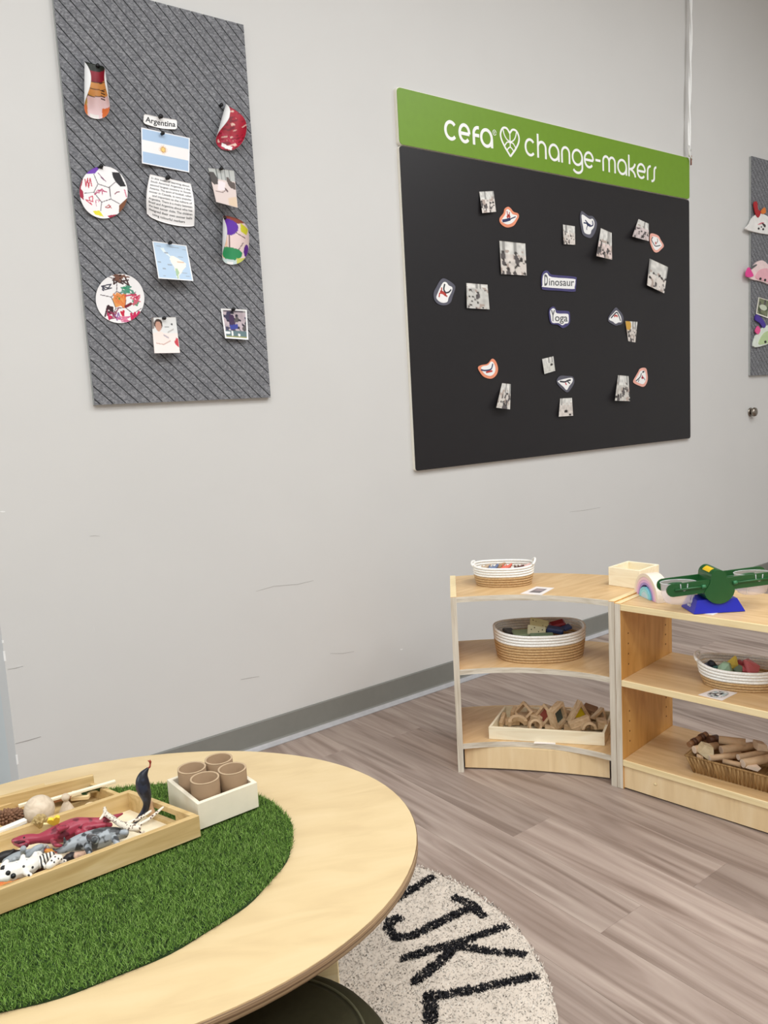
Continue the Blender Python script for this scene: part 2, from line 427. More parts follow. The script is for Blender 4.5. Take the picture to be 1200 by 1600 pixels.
def vnoise(u, v, k, seed):
    g = np.random.default_rng(seed).random((k+2, k+2)); x, y = u*k, v*k; i, j = np.floor(x).astype(int), np.floor(y).astype(int)
    fx, fy = x-i, y-j; fx = fx*fx*(3-2*fx); fy = fy*fy*(3-2*fy)
    return (g[j, i]*(1-fx)+g[j, i+1]*fx)*(1-fy)+(g[j+1, i]*(1-fx)+g[j+1, i+1]*fx)*fy
def snapshot(u, v, seed, tint=(224, 216, 208), mid=(176, 160, 150), dark=(58, 52, 50), heads=7, top=.38, wall=(222, 220, 214), pop=None):
    """a snapshot of a group in a pale room: wall above, floor below, figures between"""
    R = np.random.default_rng(seed); C = np.zeros(u.shape+(3,)); C[:] = S3(*tint)
    C[v < top] = S3(*wall)
    a = vnoise(u, v, 9, seed+5)[..., None]; C = C*(.72+.42*a)
    C[(vnoise(u, v, 7, seed) > .70) & (v > top*.7)] = S3(*mid)
    for _ in range(2):
        x = R.random(); C[(abs(u-x) < .05) & (v < top)] = S3(150, 148, 144)
    for _ in range(heads*2 if heads > 2 else heads):
        x, y = R.random(), top*.8+R.random()*(1-top*.9); r = (.032+.04*R.random())*(1 if heads > 2 else 2)
        C[((u-x)/r)**2+((v-y)/(r*.8))**2 < 1] = S3(*dark)
        body = ((u-x)/(r*1.5))**2+((v-y-2.1*r)/(r*1.6))**2 < 1
        C[body] = S3(*(tint if R.random() < .6 else (90, 84, 84)))
    if pop: C[((u-pop[0])/pop[2])**2+((v-pop[1])/pop[3])**2 < 1] = S3(*pop[4])
    return C
def pin(parent, px, py, y, r=.006, mt=None):
    q = py_(px, py, y)
    T = Matrix.Translation((q[0], y, q[2])) @ Matrix.Rotation(math.pi/2, 4, 'X')
    o = MB().lathe([(r*.75, 0), (r*.6, .006), (r, .010), (r*.9, .013), (0, .0138)], 12, T=T).build('pin', mt or M_black, parent)
    return o
def qsheet(name, label, cat, TL, TR, BR, BL, paint, y, n=40, m_=32, curl=None, pinpx=None, group=None):
    P, u, v = quad_px(TL, TR, BR, BL, n, m_)
    off = curl(u, v) if curl else .001+.004*v
    o = sheet(name, label, cat, wallpts(P, off, y), paint(u, v), group)
    if pinpx: pin(o, *pinpx, y-float(off.min()))
    o['_'] = 0; del o['_']
    return o, (P, u, v, off)
def text_geo(body, size=1., heavy=.012):
    c = bpy.data.curves.new('text', 'FONT'); c.body = body; c.size = size; c.resolution_u = 3; c.offset = heavy
    o = bpy.data.objects.new('text', c); col.objects.link(o); dg = bpy.context.evaluated_depsgraph_get()
    me = o.evaluated_get(dg).to_mesh(); V = np.array([v.co[:] for v in me.vertices]).reshape(-1, 3); Fs = [list(p.vertices) for p in me.polygons]
    o.evaluated_get(dg).to_mesh_clear(); bpy.data.objects.remove(o); bpy.data.curves.remove(c); return V, Fs
def text_on(parent, name, body, fn, mt, x0, x1, base, capx):
    """letters laid on a surface; fn(x,y)->3D point, letters fitted to x0..x1 with cap height capx (signed)"""
    V, Fs = text_geo(body, 1., .03 if len(body) == 1 else .012)
    if not len(V): return
    sx = (x1-x0)/(V[:, 0].max()-V[:, 0].min()); xs = x0+(V[:, 0]-V[:, 0].min())*sx; ys = base+V[:, 1]/.69*capx
    mb = MB().add([fn(a, b) for a, b in zip(xs, ys)], Fs); o = mb.build(name, mt, parent, fix=False); return o
def on_grid(P3, lift=.0006):
    n, m_ = P3.shape[:2]
    def f(u, v):
        x = min(max(u, 0), .9999)*(m_-1); y = min(max(v, 0), .9999)*(n-1); i, j = int(x), int(y); a, b = x-i, y-j
        p = (P3[j, i]*(1-a)+P3[j, i+1]*a)*(1-b)+(P3[j+1, i]*(1-a)+P3[j+1, i+1]*a)*b
        return (p[0], p[1]-lift, p[2])
    return f
M_ink = plain('ink_black', (40, 40, 44), .6); M_inkg = plain('ink_grey', (96, 98, 100), .6); M_inkpale = plain('ink_pale', (150, 150, 152), .6)

# ---- the grey panel on the left
P, u, v = quad_px((224.6, 177.5), (276.7, 187), (276.7, 202), (224, 192.5), 10, 40)
P[..., 1] += 3.0*np.sin(np.pi*u)*(.3+.7*v)-1.5*np.sin(np.pi*u)*0
edge = np.clip((np.abs(u-.5)-.44)/.06, 0, 1); P[..., 1] = P[..., 1].mean(0, keepdims=True)*(edge**2*.3)+P[..., 1]*(1-edge**2*.3)
W = wallpts(P, .003+.006*(np.abs(u-.5)*2)**2, FY); C = np.zeros(P.shape[:2]+(3,)); C[:] = S3(246, 245, 243)
o = sheet('name_strip', 'white paper strip lettered Argentina above the blue and white flag', 'sign', W, C)
text_on(o, 'lettering', 'Argentina', on_grid(W), M_ink, .06, .95, .74, -.50); pin(o, 249.5, 183.3, FY-.003, .007)

def flag(u, v):
    C = np.zeros(u.shape+(3,)); C[:] = S3(246, 247, 250); a = (u > .025) & (u < .975) & (v > .03) & (v < .97)
    C[a & ((v < .345) | (v > .655))] = S3(172, 198, 226); C[a & (v >= .345) & (v <= .655)] = S3(244, 241, 240)
    d = np.hypot((u-.45)*1.42, v-.5); an = np.arctan2(v-.5, u-.45)
    C[d < .115+.02*np.sin(16*an)] = S3(238, 216, 196); C[d < .08] = S3(196, 150, 92); C[d < .055] = S3(242, 206, 120); return C
qsheet('flag_print', 'sky blue and white striped flag print with a yellow sun', 'print', (220.4, 198.8), (296.7, 215.4), (295.8, 269.6), (221.7, 255), flag, FY, 50, 70,
       lambda u, v: .004+.012*(1-u)**2*v, (252.5, 209.5))
lines = ['In this week of learning about', 'South America! Argentina is the', 'second largest country in South', 'America. The sport of football, called', 'soccer in Canada, is very popular',
         'and important to the culture of', 'Argentina. There is a rivalry between', 'Brazil and Argentina about who has', 'the best soccer clubs. The children', 'designed their own soccer balls', 'using colourful markers']
P, u, v = quad_px((234.3, 272), (298, 286.8), (303.4, 350), (229.5, 334), 44, 36)
P[..., 0] += (u-.5)*6*np.sin(np.pi*np.clip(v, 0, 1))
P[..., 1] += v**3*(8.5*np.sqrt(np.clip(1-(2*u-1.05)**2, 0, 1)))
W = wallpts(P, .004+.020*(np.sin(np.pi*v*.9)**2)*(.4+abs(u-.5)), FY); C = np.zeros(P.shape[:2]+(3,)); C[:] = S3(245, 243, 242)
o = sheet('story_sheet', 'white sheet of typed text about Argentina curling under the flag', 'paper', W, C); pin(o, 260.5, 278.8, FY-.004, .007)
for i, s in enumerate(lines): text_on(o, 'text_line', s, on_grid(W), M_inkg, .05 if i not in (5, 10) else .12, .95 if i != 10 else .8, .105+i*.083, -.046)
land_n = [(.2, .17), (.3, .15), (.36, .27), (.43, .33), (.47, .37), (.44, .38), (.36, .32), (.26, .25)]
land_s = [(.46, .36), (.55, .34), (.66, .40), (.78, .46), (.88, .52), (.86, .62), (.76, .70), (.70, .80), (.62, .86), (.60, .97), (.55, .98), (.53, .80), (.52, .66), (.46, .55), (.43, .44)]
arg = [(.53, .68), (.60, .68), (.64, .80), (.60, .86), (.60, .96), (.56, .97), (.53, .82)]
def amap(u, v):
    C = np.zeros(u.shape+(3,)); C[:] = S3(184, 207, 229); C[inpoly(u, v, land_n)] = S3(226, 236, 236); C[inpoly(u, v, land_s)] = S3(246, 240, 226); C[inpoly(u, v, arg)] = S3(168, 196, 158)
    C[near(u, v, [(.64, .5), (.82, .5)], .016)] = S3(220, 186, 160)
    for x, y, l in ((.12, .12, .1), (.5, .1, .24), (.85, .14, .1), (.3, .28, .1), (.7, .36, .12), (.08, .55, .07), (.34, .6, .12), (.18, .72, .08), (.72, .8, .14), (.16, .92, .06), (.82, .88, .08)):
        C[near(u, v, [(x, y), (x+l, y)], .012)] = S3(150, 160, 172)
    e = (u < .03) | (u > .97) | (v < .03) | (v > .97); C[e] = S3(246, 247, 248); return C
qsheet('map_print', 'pale blue map of South America pinned below the typed sheet', 'map', (237.7, 376.4), (291.6, 383.5), (302.2, 439), (247.6, 435), amap, FY, 60, 56,
       lambda u, v: .004+.034*v**2, (264.3, 380))
def childphoto(u, v):
    C = np.zeros(u.shape+(3,)); C[:] = S3(236, 226, 220); C[v < .45] = S3(226, 226, 224)
    C[inpoly(u, v, [(0, 0), (.1, 0), (.1, .3), (0, .32)])] = S3(128, 120, 116)
    C[((u-.26)/.17)**2+((v-.19)/.15)**2 < 1] = S3(70, 52, 44); C[((u-.26)/.125)**2+((v-.25)/.14)**2 < 1] = S3(196, 150, 130)
    C[inpoly(u, v, [(.05, .45), (.3, .38), (.62, .52), (.7, .66), (.45, .76), (.1, .74)])] = S3(240, 222, 214)
    C[near(u, v, [(.12, .72), (.4, .76), (.68, .66)], .012)] = S3(190, 150, 136); C[near(u, v, [(.45, .5), (.62, .58)], .02)] = S3(178, 168, 176)
    C[((u-.8)/.035)**2+((v-.2)/.03)**2 < 1] = S3(30, 30, 34); C[near(u, v, [(.5, .28), (.68, .28)], .01)] = S3(90, 90, 92)
    C[near(u, v, [(.62, .42), (.85, .34)], .02)] = S3(176, 170, 166); C[inpoly(u, v, [(.82, .7), (.92, .58), (1, .6), (1, .86), (.9, .8)])] = S3(196, 44, 58)
    return C
qsheet('photo_print', 'photo of a child in pale top pinned below the map', 'photo', (236.3, 496), (274.6, 495.4), (281.4, 551.3), (241.3, 552), childphoto, FY, 56, 40,
       lambda u, v: .004+.026*v**2, (255, 497.6), 'prints on the left felt panel')
def matchphoto(u, v):
    C = snapshot(u, v, 31, (196, 180, 186), (60, 56, 84), (40, 36, 50), 12, .12, (110, 100, 108)); C[v > .72] = S3(96, 120, 124); C[v > .9] = S3(150, 150, 86)
    C[inpoly(u, v, [(.28, .2), (.46, .2), (.5, .55), (.44, .72), (.3, .72), (.26, .5)])] = S3(64, 40, 76); C[inpoly(u, v, [(.26, .55), (.6, .5), (.58, .66), (.28, .7)])] = S3(52, 62, 150)
    C[((u-.62)/.05)**2+((v-.86)/.045)**2 < 1] = S3(240, 240, 240); C[near(u, v, [(.08, .8), (.22, .8)], .04)] = S3(236, 236, 236); C[near(u, v, [(.34, .76), (.34, .88)], .03)] = S3(236, 236, 236)
    C[(u < .06) | (u > .94) | (v < .06) | (v > .95)] = S3(242, 242, 242); return C
qsheet('photo_print', 'white bordered soccer match photo at lower right of felt panel', 'photo', (344.9, 481.7), (385.8, 483.8), (388.2, 531), (351.8, 528.4), matchphoto, FY, 50, 42,
       lambda u, v: .004+.012*v**2, (363, 483.6), 'prints on the left felt panel')
def deskphoto(u, v):
    C = np.zeros(u.shape+(3,)); C[:] = S3(222, 206, 200); C[v < .3] = S3(186, 188, 184)
    for x in (.3, .46, .62, .8): C[(abs(u-x) < .02) & (v < .3)] = S3(110, 114, 112)
    C[inpoly(u, v, [(0, .12), (.18, .1), (.3, .3), (.26, .45), (.1, .48), (0, .4)])] = S3(70, 64, 62); C[inpoly(u, v, [(.64, .2), (.74, .2), (.8, .3), (1, .34), (.98, .52), (.8, .5), (.68, .4)])] = S3(92, 80, 74)
    C[inpoly(u, v, [(.3, .34), (.6, .36), (.5, .6), (.2, .62)])] = S3(236, 224, 226); C[near(u, v, [(.1, .66), (.4, .66), (.6, .56)], .012)] = S3(120, 96, 92); C[near(u, v, [(.55, .55), (.62, .6)], .03)] = S3(110, 90, 90)
    C[inpoly(u, v, [(.6, .8), (1, .7), (1, 1), (.6, 1)])] = S3(224, 200, 174); return C
qsheet('photo_print', 'photo of a classroom table pinned under the red scribbled ball', 'photo', (325.2, 262.2), (365.7, 266.5), (371.6, 324.7), (337.8, 315.4), deskphoto, FY, 52, 40,
       lambda u, v: .003+.045*v**2, (344, 264.4), 'prints on the left felt panel')
# cut-out ball drawings
def ball_sheet(name, label, cx, cy_, rx, ry, ang, ops, bow, pinpx, base=(246, 244, 244), n=100):
    a, b = disc_uv(n); ca, sa = math.cos(ang), math.sin(ang)
    P = np.stack([cx+rx*a*ca-ry*b*sa, cy_+rx*a*sa+ry*b*ca], -1)
    C = np.zeros((n, n, 3)); C[:] = S3(*base)
    for op in ops:
        k = op[0]
        if k == 'f': C[inpoly(P[..., 0], P[..., 1], op[2])] = S3(*op[1])
        else: C[near(P[..., 0], P[..., 1], op[3], op[2]*1.35+.12)] = S3(*op[1])
    off = bow(a, b); o = sheet(name, label, 'drawing', wallpts(P, off, FY), C, 'cut out ball drawings'); pin(o, *pinpx, FY-.002, .006); return o
z = Zt(6.154, 110, 90); g = lambda *p: [z(*q) for q in p]
SE = (96, 84, 88)
def scrib(zf, x0, y0, x1, y1, n, seed):
    R = random.Random(seed); return [zf(R.uniform(x0, x1), R.uniform(y0, y1)) for _ in range(n)]
ball_sheet('ball_drawing', 'soccer ball drawing with purple, black and brown patches', 162.0, 300.4, 37.5, 41, -.12, [
    ('f', (112, 58, 176), g((145, 1090), (210, 1045), (300, 1035), (265, 1080), (235, 1115), (150, 1118))), ('f', (30, 28, 32), g((400, 1100), (470, 1105), (535, 1240), (480, 1240), (435, 1195), (405, 1140))),
    ('f', (30, 28, 32), g((250, 1040), (310, 1030), (310, 1075), (262, 1062))), ('f', (168, 38, 66), g((80, 1110), (140, 1095), (118, 1180), (100, 1260), (125, 1290), (128, 1370), (80, 1330))),
    ('f', (122, 72, 40), g((470, 1420), (545, 1350), (555, 1420), (500, 1480), (465, 1490))), ('f', (236, 228, 60), g((215, 1475), (280, 1470), (320, 1530), (240, 1510))), ('f', (168, 38, 66), g((355, 1520), (460, 1505), (500, 1490), (450, 1545), (380, 1545))),
    ('l', SE, .35, g((225, 1120), (265, 1215), (370, 1250), (435, 1195))), ('l', SE, .35, g((265, 1215), (225, 1295), (300, 1390), (390, 1360), (375, 1250))), ('l', SE, .35, g((225, 1295), (135, 1305))), ('l', SE, .35, g((300, 1390), (292, 1470))), ('l', SE, .35, g((390, 1360), (470, 1405))),
    ('l', (200, 60, 84), .5, g((140, 1170), (150, 1240), (165, 1160), (175, 1250), (190, 1160), (205, 1235))), ('l', (190, 60, 110), .4, scrib(z, 230, 1255, 350, 1330, 9, 3)), ('l', (210, 60, 90), .45, scrib(z, 145, 1320, 220, 1420, 8, 5)), ('l', (200, 90, 130), .35, scrib(z, 240, 1350, 285, 1430, 5, 8)),
    ('l', (176, 60, 60), .35, scrib(z, 335, 1400, 410, 1460, 8, 6)), ('l', (130, 30, 60), .5, g((430, 1310), (445, 1295), (470, 1290))), ('l', (130, 80, 110), .3, g((265, 1110), (340, 1190), (290, 1150))), ('l', (216, 110, 140), .5, g((520, 1270), (540, 1340)))],
    lambda a, b: .006+.012*a*a, (156.5, 261))
z = Zt(7.06, 140, 370); g = lambda *p: [z(*q) for q in p]
ball_sheet('ball_drawing', 'soccer ball drawing with scribbles and an orange centre patch', 187.6, 466.3, 38, 38.5, .1, [
    ('f', (236, 160, 90), g((300, 610), (400, 660), (380, 750), (290, 780), (250, 690))), ('l', SE, .35, g((120, 640), (240, 665), (300, 600), (400, 660), (510, 610))), ('l', SE, .35, g((300, 600), (300, 480), (210, 440))), ('l', SE, .35, g((400, 660), (395, 780), (290, 790), (240, 665))),
    ('l', SE, .35, g((395, 780), (480, 850), (570, 790))), ('l', SE, .35, g((290, 790), (250, 880))), ('l', (74, 54, 54), .8, scrib(z, 250, 420, 440, 545, 14, 11)), ('l', (70, 70, 84), .6, scrib(z, 130, 510, 290, 600, 10, 12)), ('l', (60, 150, 110), .8, scrib(z, 350, 540, 480, 620, 9, 13)),
    ('l', (60, 150, 110), .8, scrib(z, 465, 690, 555, 760, 9, 14)), ('l', (226, 120, 50), 1.0, scrib(z, 260, 620, 400, 780, 9, 15)), ('l', (90, 150, 70), .9, scrib(z, 300, 650, 360, 715, 6, 16)), ('l', (200, 50, 90), .6, scrib(z, 390, 620, 560, 700, 8, 17)), ('l', (120, 20, 40), 1.6, g((400, 770), (455, 740))),
    ('l', (60, 34, 40), .9, scrib(z, 170, 730, 290, 880, 14, 18)), ('l', (206, 40, 90), 1.0, scrib(z, 180, 840, 280, 910, 6, 19)), ('l', (206, 40, 90), 1.3, g((460, 850), (470, 920), (500, 840), (510, 900), (545, 830), (550, 880))), ('l', (150, 110, 170), .7, scrib(z, 270, 820, 350, 920, 7, 20)),
    ('l', (120, 84, 70), .5, scrib(z, 250, 410, 450, 500, 14, 31)), ('l', (90, 150, 130), .5, scrib(z, 340, 540, 500, 640, 10, 32)), ('l', (214, 96, 120), .5, scrib(z, 400, 640, 570, 760, 12, 33)), ('l', (232, 140, 80), .6, scrib(z, 250, 620, 400, 790, 12, 34)), ('l', (150, 60, 90), .5, scrib(z, 190, 780, 330, 910, 12, 35)), ('l', (216, 110, 150), .5, scrib(z, 300, 840, 470, 940, 12, 36)),
    ('l', (206, 40, 70), 1.2, g((350, 830), (370, 870), (375, 820))), ('l', (226, 130, 160), .6, scrib(z, 330, 860, 430, 940, 6, 21))],
    lambda a, b: .004+.010*(1-b)**2*.3, (185.5, 429.5))
def curled(name, label, cx, cz, R, tilt, rhoL, rhoR, paint, pinpx, n=64, rise=.004):
    """paper disc whose sides roll forward; rho(b) gives the rolling radius on each side"""
    a, b = disc_uv(n); s = a*R; t = b*R; W = np.zeros((n, n, 3)); ca, sa = math.cos(tilt), math.sin(tilt)
    rho = np.where(s < 0, rhoL(b), rhoR(b)); X = rho*np.sin(np.clip(s/rho, -2.6, 2.6)); D = rho*(1-np.cos(np.clip(s/rho, -2.6, 2.6)))
    W[..., 0] = cx+X*ca+t*sa; W[..., 2] = cz-t*ca+X*sa; W[..., 1] = FY-rise-D
    o = sheet(name, label, 'drawing', W, paint(a, b), 'cut out ball drawings'); pin(o, *pinpx, FY-.003, .006); return o
def p_gold(a, b):
    C = np.zeros(a.shape+(3,)); C[:] = S3(232, 170, 96); C[b < -.35] = S3(150, 28, 48); C[b < -.72] = S3(40, 46, 38); C[(b > .15) & (a < -.05)] = S3(206, 170, 74); C[(b > .2) & (a > -.28)] = S3(246, 222, 226); C[(b > .62) & (abs(a) > .3)] = S3(228, 120, 62)
    for l in ([(-.5, -.1), (.5, -.05)], [(-.5, .4), (-.2, .2), (.35, .18)], [(-.2, .2), (-.4, -.05)], [(-.25, .2), (-.42, .62)], [(-.5, -.35), (.5, -.3)]): C[near(a, b, l, .016)] = S3(84, 54, 44)
    for k in range(4): C[near(a, b, [(.3, -.05+k*.1), (.45, .02+k*.1)], .02)] = S3(50, 34, 40)
    C[(abs(a) < .17) & (b > .86)] = S3(246, 246, 244); return C
q = py_(144.5, 143, FY)
curled('ball_drawing', 'rolled ball drawing in gold, pink and dark red at upper left', q[0], q[2], .078, -.05, lambda b: .027+.012*(b+1)/2, lambda b: .026+.010*(b+1)/2, p_gold, (151, 104.5))
def p_red(a, b):
    x_, y_ = (a+1)/2, (b+1)/2; n1 = vnoise(np.clip((x_*.8-y_*.5+.5)*.25, 0, .999), np.clip((y_*.8+x_*.5)*.75, 0, .999), 34, 4); C = np.zeros(a.shape+(3,)); C[:] = S3(176, 28, 52); C[n1 > .80] = S3(238, 206, 190); C[n1 < .25] = S3(130, 16, 40); C[(b > .25) & (n1 > .4) & (n1 < .55)] = S3(196, 46, 84)
    C[(a > -.05) & (a < .45) & (b > .74) & (b < .9)] = S3(246, 246, 244); return C
q = py_(350, 200, FY)
curled('ball_drawing', 'red scribbled ball drawing with its left side rolled over', q[0]+.004, q[2], .072, -.28, lambda b: .019+.020*(b+1)/2, lambda b: .062+0*b, p_red, (344, 165.5), rise=.004)
def p_col(a, b):
    C = np.zeros(a.shape+(3,)); C[:] = S3(246, 226, 222); C[a < -.1] = S3(240, 206, 180); C[b < -.72] = S3(150, 70, 50)
    C[((a+.02)/.42)**2+((b+.55)/.33)**2 < 1] = S3(98, 40, 170); C[inpoly(a, b, [(.5, -.75), (.95, -.4), (.8, -.2), (.5, -.4)])] = S3(226, 226, 60)
    C[((a)/.55)**2+((b-.55)/.27)**2 < 1] = S3(44, 150, 92); C[((a+.75)/.2)**2+((b-.35)/.3)**2 < 1] = S3(44, 48, 66); C[((a-.78)/.16)**2+((b-.45)/.26)**2 < 1] = S3(98, 40, 150); C[b > .8] = S3(210, 226, 226); C[(b > .72) & (a > .3)] = S3(214, 214, 110); C[(abs(a) < .15) & (b > .88)] = S3(246, 246, 244)
    for l in ([(0, -.25), (0, .28)], [(-.6, .12), (-.3, .35)], [(.6, .1), (.4, .35)], [(.3, -.35), (.7, -.1)]): C[near(a, b, l, .018)] = S3(120, 96, 96)
    return C
q = py_(357.5, 376, FY)
curled('ball_drawing', 'ball drawing with purple and green patches and curled left edge', q[0], q[2], .078, -.06, lambda b: .033+.012*(b+1)/2, lambda b: .046+0*b, p_col, (349, 341.5), rise=.004)

# ------------------------------------------------------------------ black display board with green header
M_board = plain('board_black', (32, 30, 32), .44, var=.03, spec=.35); M_green = plain('header_green', (114, 152, 42), .42, var=.02, spec=.35); M_lett = plain('letter_white', (250, 250, 248), .4, var=.005)
BX0, BX1, BZ0, BZM, BZ1 = 2.045, 3.990, .935, 2.187, 2.395
board = thing('display_board', 'large black display board with a green cefa change-makers header', 'board', ((BX0+BX1)/2, WY, BZ0))
bc = (BX0+BX1)/2
def rrect(x0, x1, z0, z1, r, n=5):
    out = []
    for cx, cz, a0 in ((x1-r, z1-r, 0), (x0+r, z1-r, 90), (x0+r, z0+r, 180), (x1-r, z0+r, 270)):
        for i in range(n+1): a = math.radians(a0+90*i/n); out.append((cx+r*math.cos(a), cz+r*math.sin(a)))
    return out
def onb(name, mt, poly, d0, d1, parent): return MB().prism([(p[0]-bc, p[1]-BZ0) for p in poly], d0, d1, T=TW).build(name, mt, parent)
onb('core', M_white, rrect(BX0-.001, BX1+.001, BZ0-.001, BZM-.002, .012), .0002, .014, board)
onb('black_face', M_board, rrect(BX0, BX1, BZ0, BZM-.003, .012), .014, .0165, board)
head = onb('header', M_white, rrect(BX0-.002, BX1+.002, BZM+.001, BZ1+.003, .016), .0002, .016, board)
gf = onb('green_face', M_green, rrect(BX0, BX1, BZM+.002, BZ1, .016), .016, .019, board)
# monoline lettering
def ribbon2(mb, line, wd, d0, d1, closed=False):
    L = [np.array(p, float) for p in line]; n = len(L); A = []; B = []
    for i in range(n):
        a = L[(i-1) % n] if closed or i > 0 else L[i]; b = L[(i+1) % n] if closed or i < n-1 else L[i]
        t = b-a; t /= np.linalg.norm(t)+1e-12; nn = np.array([-t[1], t[0]])*wd/2; A.append(L[i]+nn); B.append(L[i]-nn)
    vs = []
    for d in (d0, d1): vs += [tuple(TW @ Vector((p[0], p[1], d))) for p in A] + [tuple(TW @ Vector((p[0], p[1], d))) for p in B]
    fs = []
    for i in range(n if closed else n-1):
        j = (i+1) % n; fs += [(2*n+i, 2*n+j, 3*n+j, 3*n+i), (i, n+i, n+j, j), (i, j, 2*n+j, 2*n+i), (n+i, 3*n+i, 3*n+j, n+j)]
    if not closed: fs += [(0, 2*n, 3*n, n), (n-1, 2*n-1, 4*n-1, 3*n-1)]
    mb.add(vs, fs)
def arc(cx, cz, rx, rz, a0, a1, n=20): return [(cx+rx*math.cos(math.radians(a0+(a1-a0)*i/n)), cz+rz*math.sin(math.radians(a0+(a1-a0)*i/n))) for i in range(n+1)]
LW = .0115; b0, xh, asc = 2.246, 2.3105, 2.342
def glyph(ch, x0, x1, LW=.0115):
    x0 += LW/2; x1 -= LW/2; cx, cz, rx, rz = (x0+x1)/2, (b0+xh)/2, (x1-x0)/2, (xh-b0)/2
    if ch == 'c': return [arc(cx+.002, cz, rx, rz, 42, 318, 28)]
    if ch == 'e': return [arc(cx, cz, rx, rz, 0, 318, 30), [(x0, cz-.0012), (x1, cz-.0012)]]
    if ch == 'f': return [[(x0, b0-.004), (x0, xh-2*rx)]+arc(x0+2*rx, xh-2*rx+.001, 2*rx, 2*rx, 180, 90, 12)+[(x1+LW*.4, xh+.001)], [(x0, cz+.002), (x1+LW*.4, cz+.002)]]
    if ch == 'a': return [arc(cx, cz, rx, rz, 0, 360, 32), [(x1, cz), (x1, b0-.004)]]
    if ch == 'h': return [[(x0, asc), (x0, b0-.004)], [(x0, cz)]+arc(cx, xh-rx, rx, rx, 180, 0, 16)+[(x1, b0-.004)]]
    if ch == 'n': return [[(x0, b0-.004), (x0, xh-rx)]+arc(cx, xh-rx, rx, rx, 180, 0, 16)+[(x1, b0-.004)]]
    if ch == 'g': return [arc(cx, cz, rx, rz, 0, 360, 32), [(x1, cz), (x1, 2.236)]+arc(cx, 2.236, rx, .025, 0, -150, 16)]
    if ch == '-': return [[(x0-LW/2, cz+.006), (x1+LW/2, cz+.006)]]
    if ch == 'm':
        q = (x1-x0)/4; return [[(x0, b0-.004), (x0, xh-q)]+arc(x0+q, xh-q, q, q, 180, 0, 12)+[(cx, b0-.004)], [(cx, xh-q)]+arc(cx+q, xh-q, q, q, 180, 0, 12)+[(x1, b0-.004)]]
    if ch == 'k': return [[(x0, asc), (x0, b0-.004)], [(x0, cz-.002)]+arc(x0, xh, x1-x0, xh-cz+.002, -90, -8, 10), [(x0+rx*.7, cz+.001)]+arc(x0, b0-.004, x1-x0, cz-b0+.002, 70, 0, 10)]
    if ch == 'r': return [[(x0, b0-.004), (x0, xh-rx*2)]+arc(x0+rx*2, xh-rx*2, rx*2, rx*2, 180, 90, 10)]
    if ch == 's': return [[(x1, xh)]+arc(cx+rx*.9, xh-rx*.8, rx*.7, rx*.8, 90, 180, 8)+[(cx+rx*.12, cz)]+arc(cx-rx*.75, b0+rx*.6, rx*.87, rx*.8, 0, -90, 8)+[(x0, b0-rx*.2)]]
for ch, xa, xb in (('c', 2.274, 2.345), ('e', 2.353, 2.419), ('f', 2.431, 2.469), ('a', 2.473, 2.547), ('c', 2.737, 2.806), ('h', 2.818, 2.879), ('a', 2.892, 2.965), ('n', 2.976, 3.038), ('g', 3.049, 3.127), ('e', 3.134, 3.206), ('-', 3.218, 3.255), ('m', 3.269, 3.369), ('a', 3.381, 3.457), ('k', 3.467, 3.527), ('e', 3.535, 3.608), ('r', 3.618, 3.655), ('s', 3.650, 3.702)):
    mb = MB()
    lw = .0130 if xa < 2.6 else .0108
    for i, ln in enumerate(glyph(ch, xa, xb, lw)): ribbon2(mb, [(p[0]-bc, p[1]-BZ0) for p in ln], lw, .0188-.0001*i, .0198+.0003*i)
    mb.build('letter', M_lett, gf)
mb = MB()
hk = [0]
def hrt(l, wd=.0085, cl=False):
    hk[0] += 1; ribbon2(mb, [(p[0]-bc, p[1]-BZ0) for p in l], wd, .0188, .0196+.00008*hk[0], cl)
hc = 2.6495
outline = catmull([(hc, 2.318), (hc+.018, 2.335), (hc+.042, 2.332), (hc+.056, 2.308), (hc+.050, 2.283), (hc+.030, 2.255)], 6)+[(hc, 2.224)]
hrt(outline); hrt([(2*hc-p[0], p[1]) for p in outline])
for sgn in (1, -1):
    X = lambda d: hc+sgn*d
    hrt(catmull([(X(0), 2.283), (X(.020), 2.291), (X(.034), 2.308), (X(.041), 2.330)], 6), .0052)
    hrt(catmull([(X(0), 2.280), (X(.018), 2.279), (X(.034), 2.262)], 6), .0052); hrt(catmull([(X(0), 2.262), (X(.010), 2.257), (X(.021), 2.246)], 6), .0052)
hrt([(hc, 2.318), (hc, 2.262)], .0052)
mb.build('heart_logo', M_lett, gf)
mb = MB(); ribbon2(mb, [(p[0]-bc, p[1]-BZ0) for p in arc(2.558, 2.307, .010, .0105, 0, 345, 20)], .0022, .019, .0196, False); ribbon2(mb, [(2.556-bc, 2.302-BZ0), (2.556-bc, 2.312-BZ0), (2.560-bc, 2.311-BZ0), (2.560-bc, 2.308-BZ0), (2.556-bc, 2.307-BZ0), (2.561-bc, 2.302-BZ0)], .0018, .019, .0196)
mb.build('registered_mark', M_lett, gf)
BY = WY-.0165
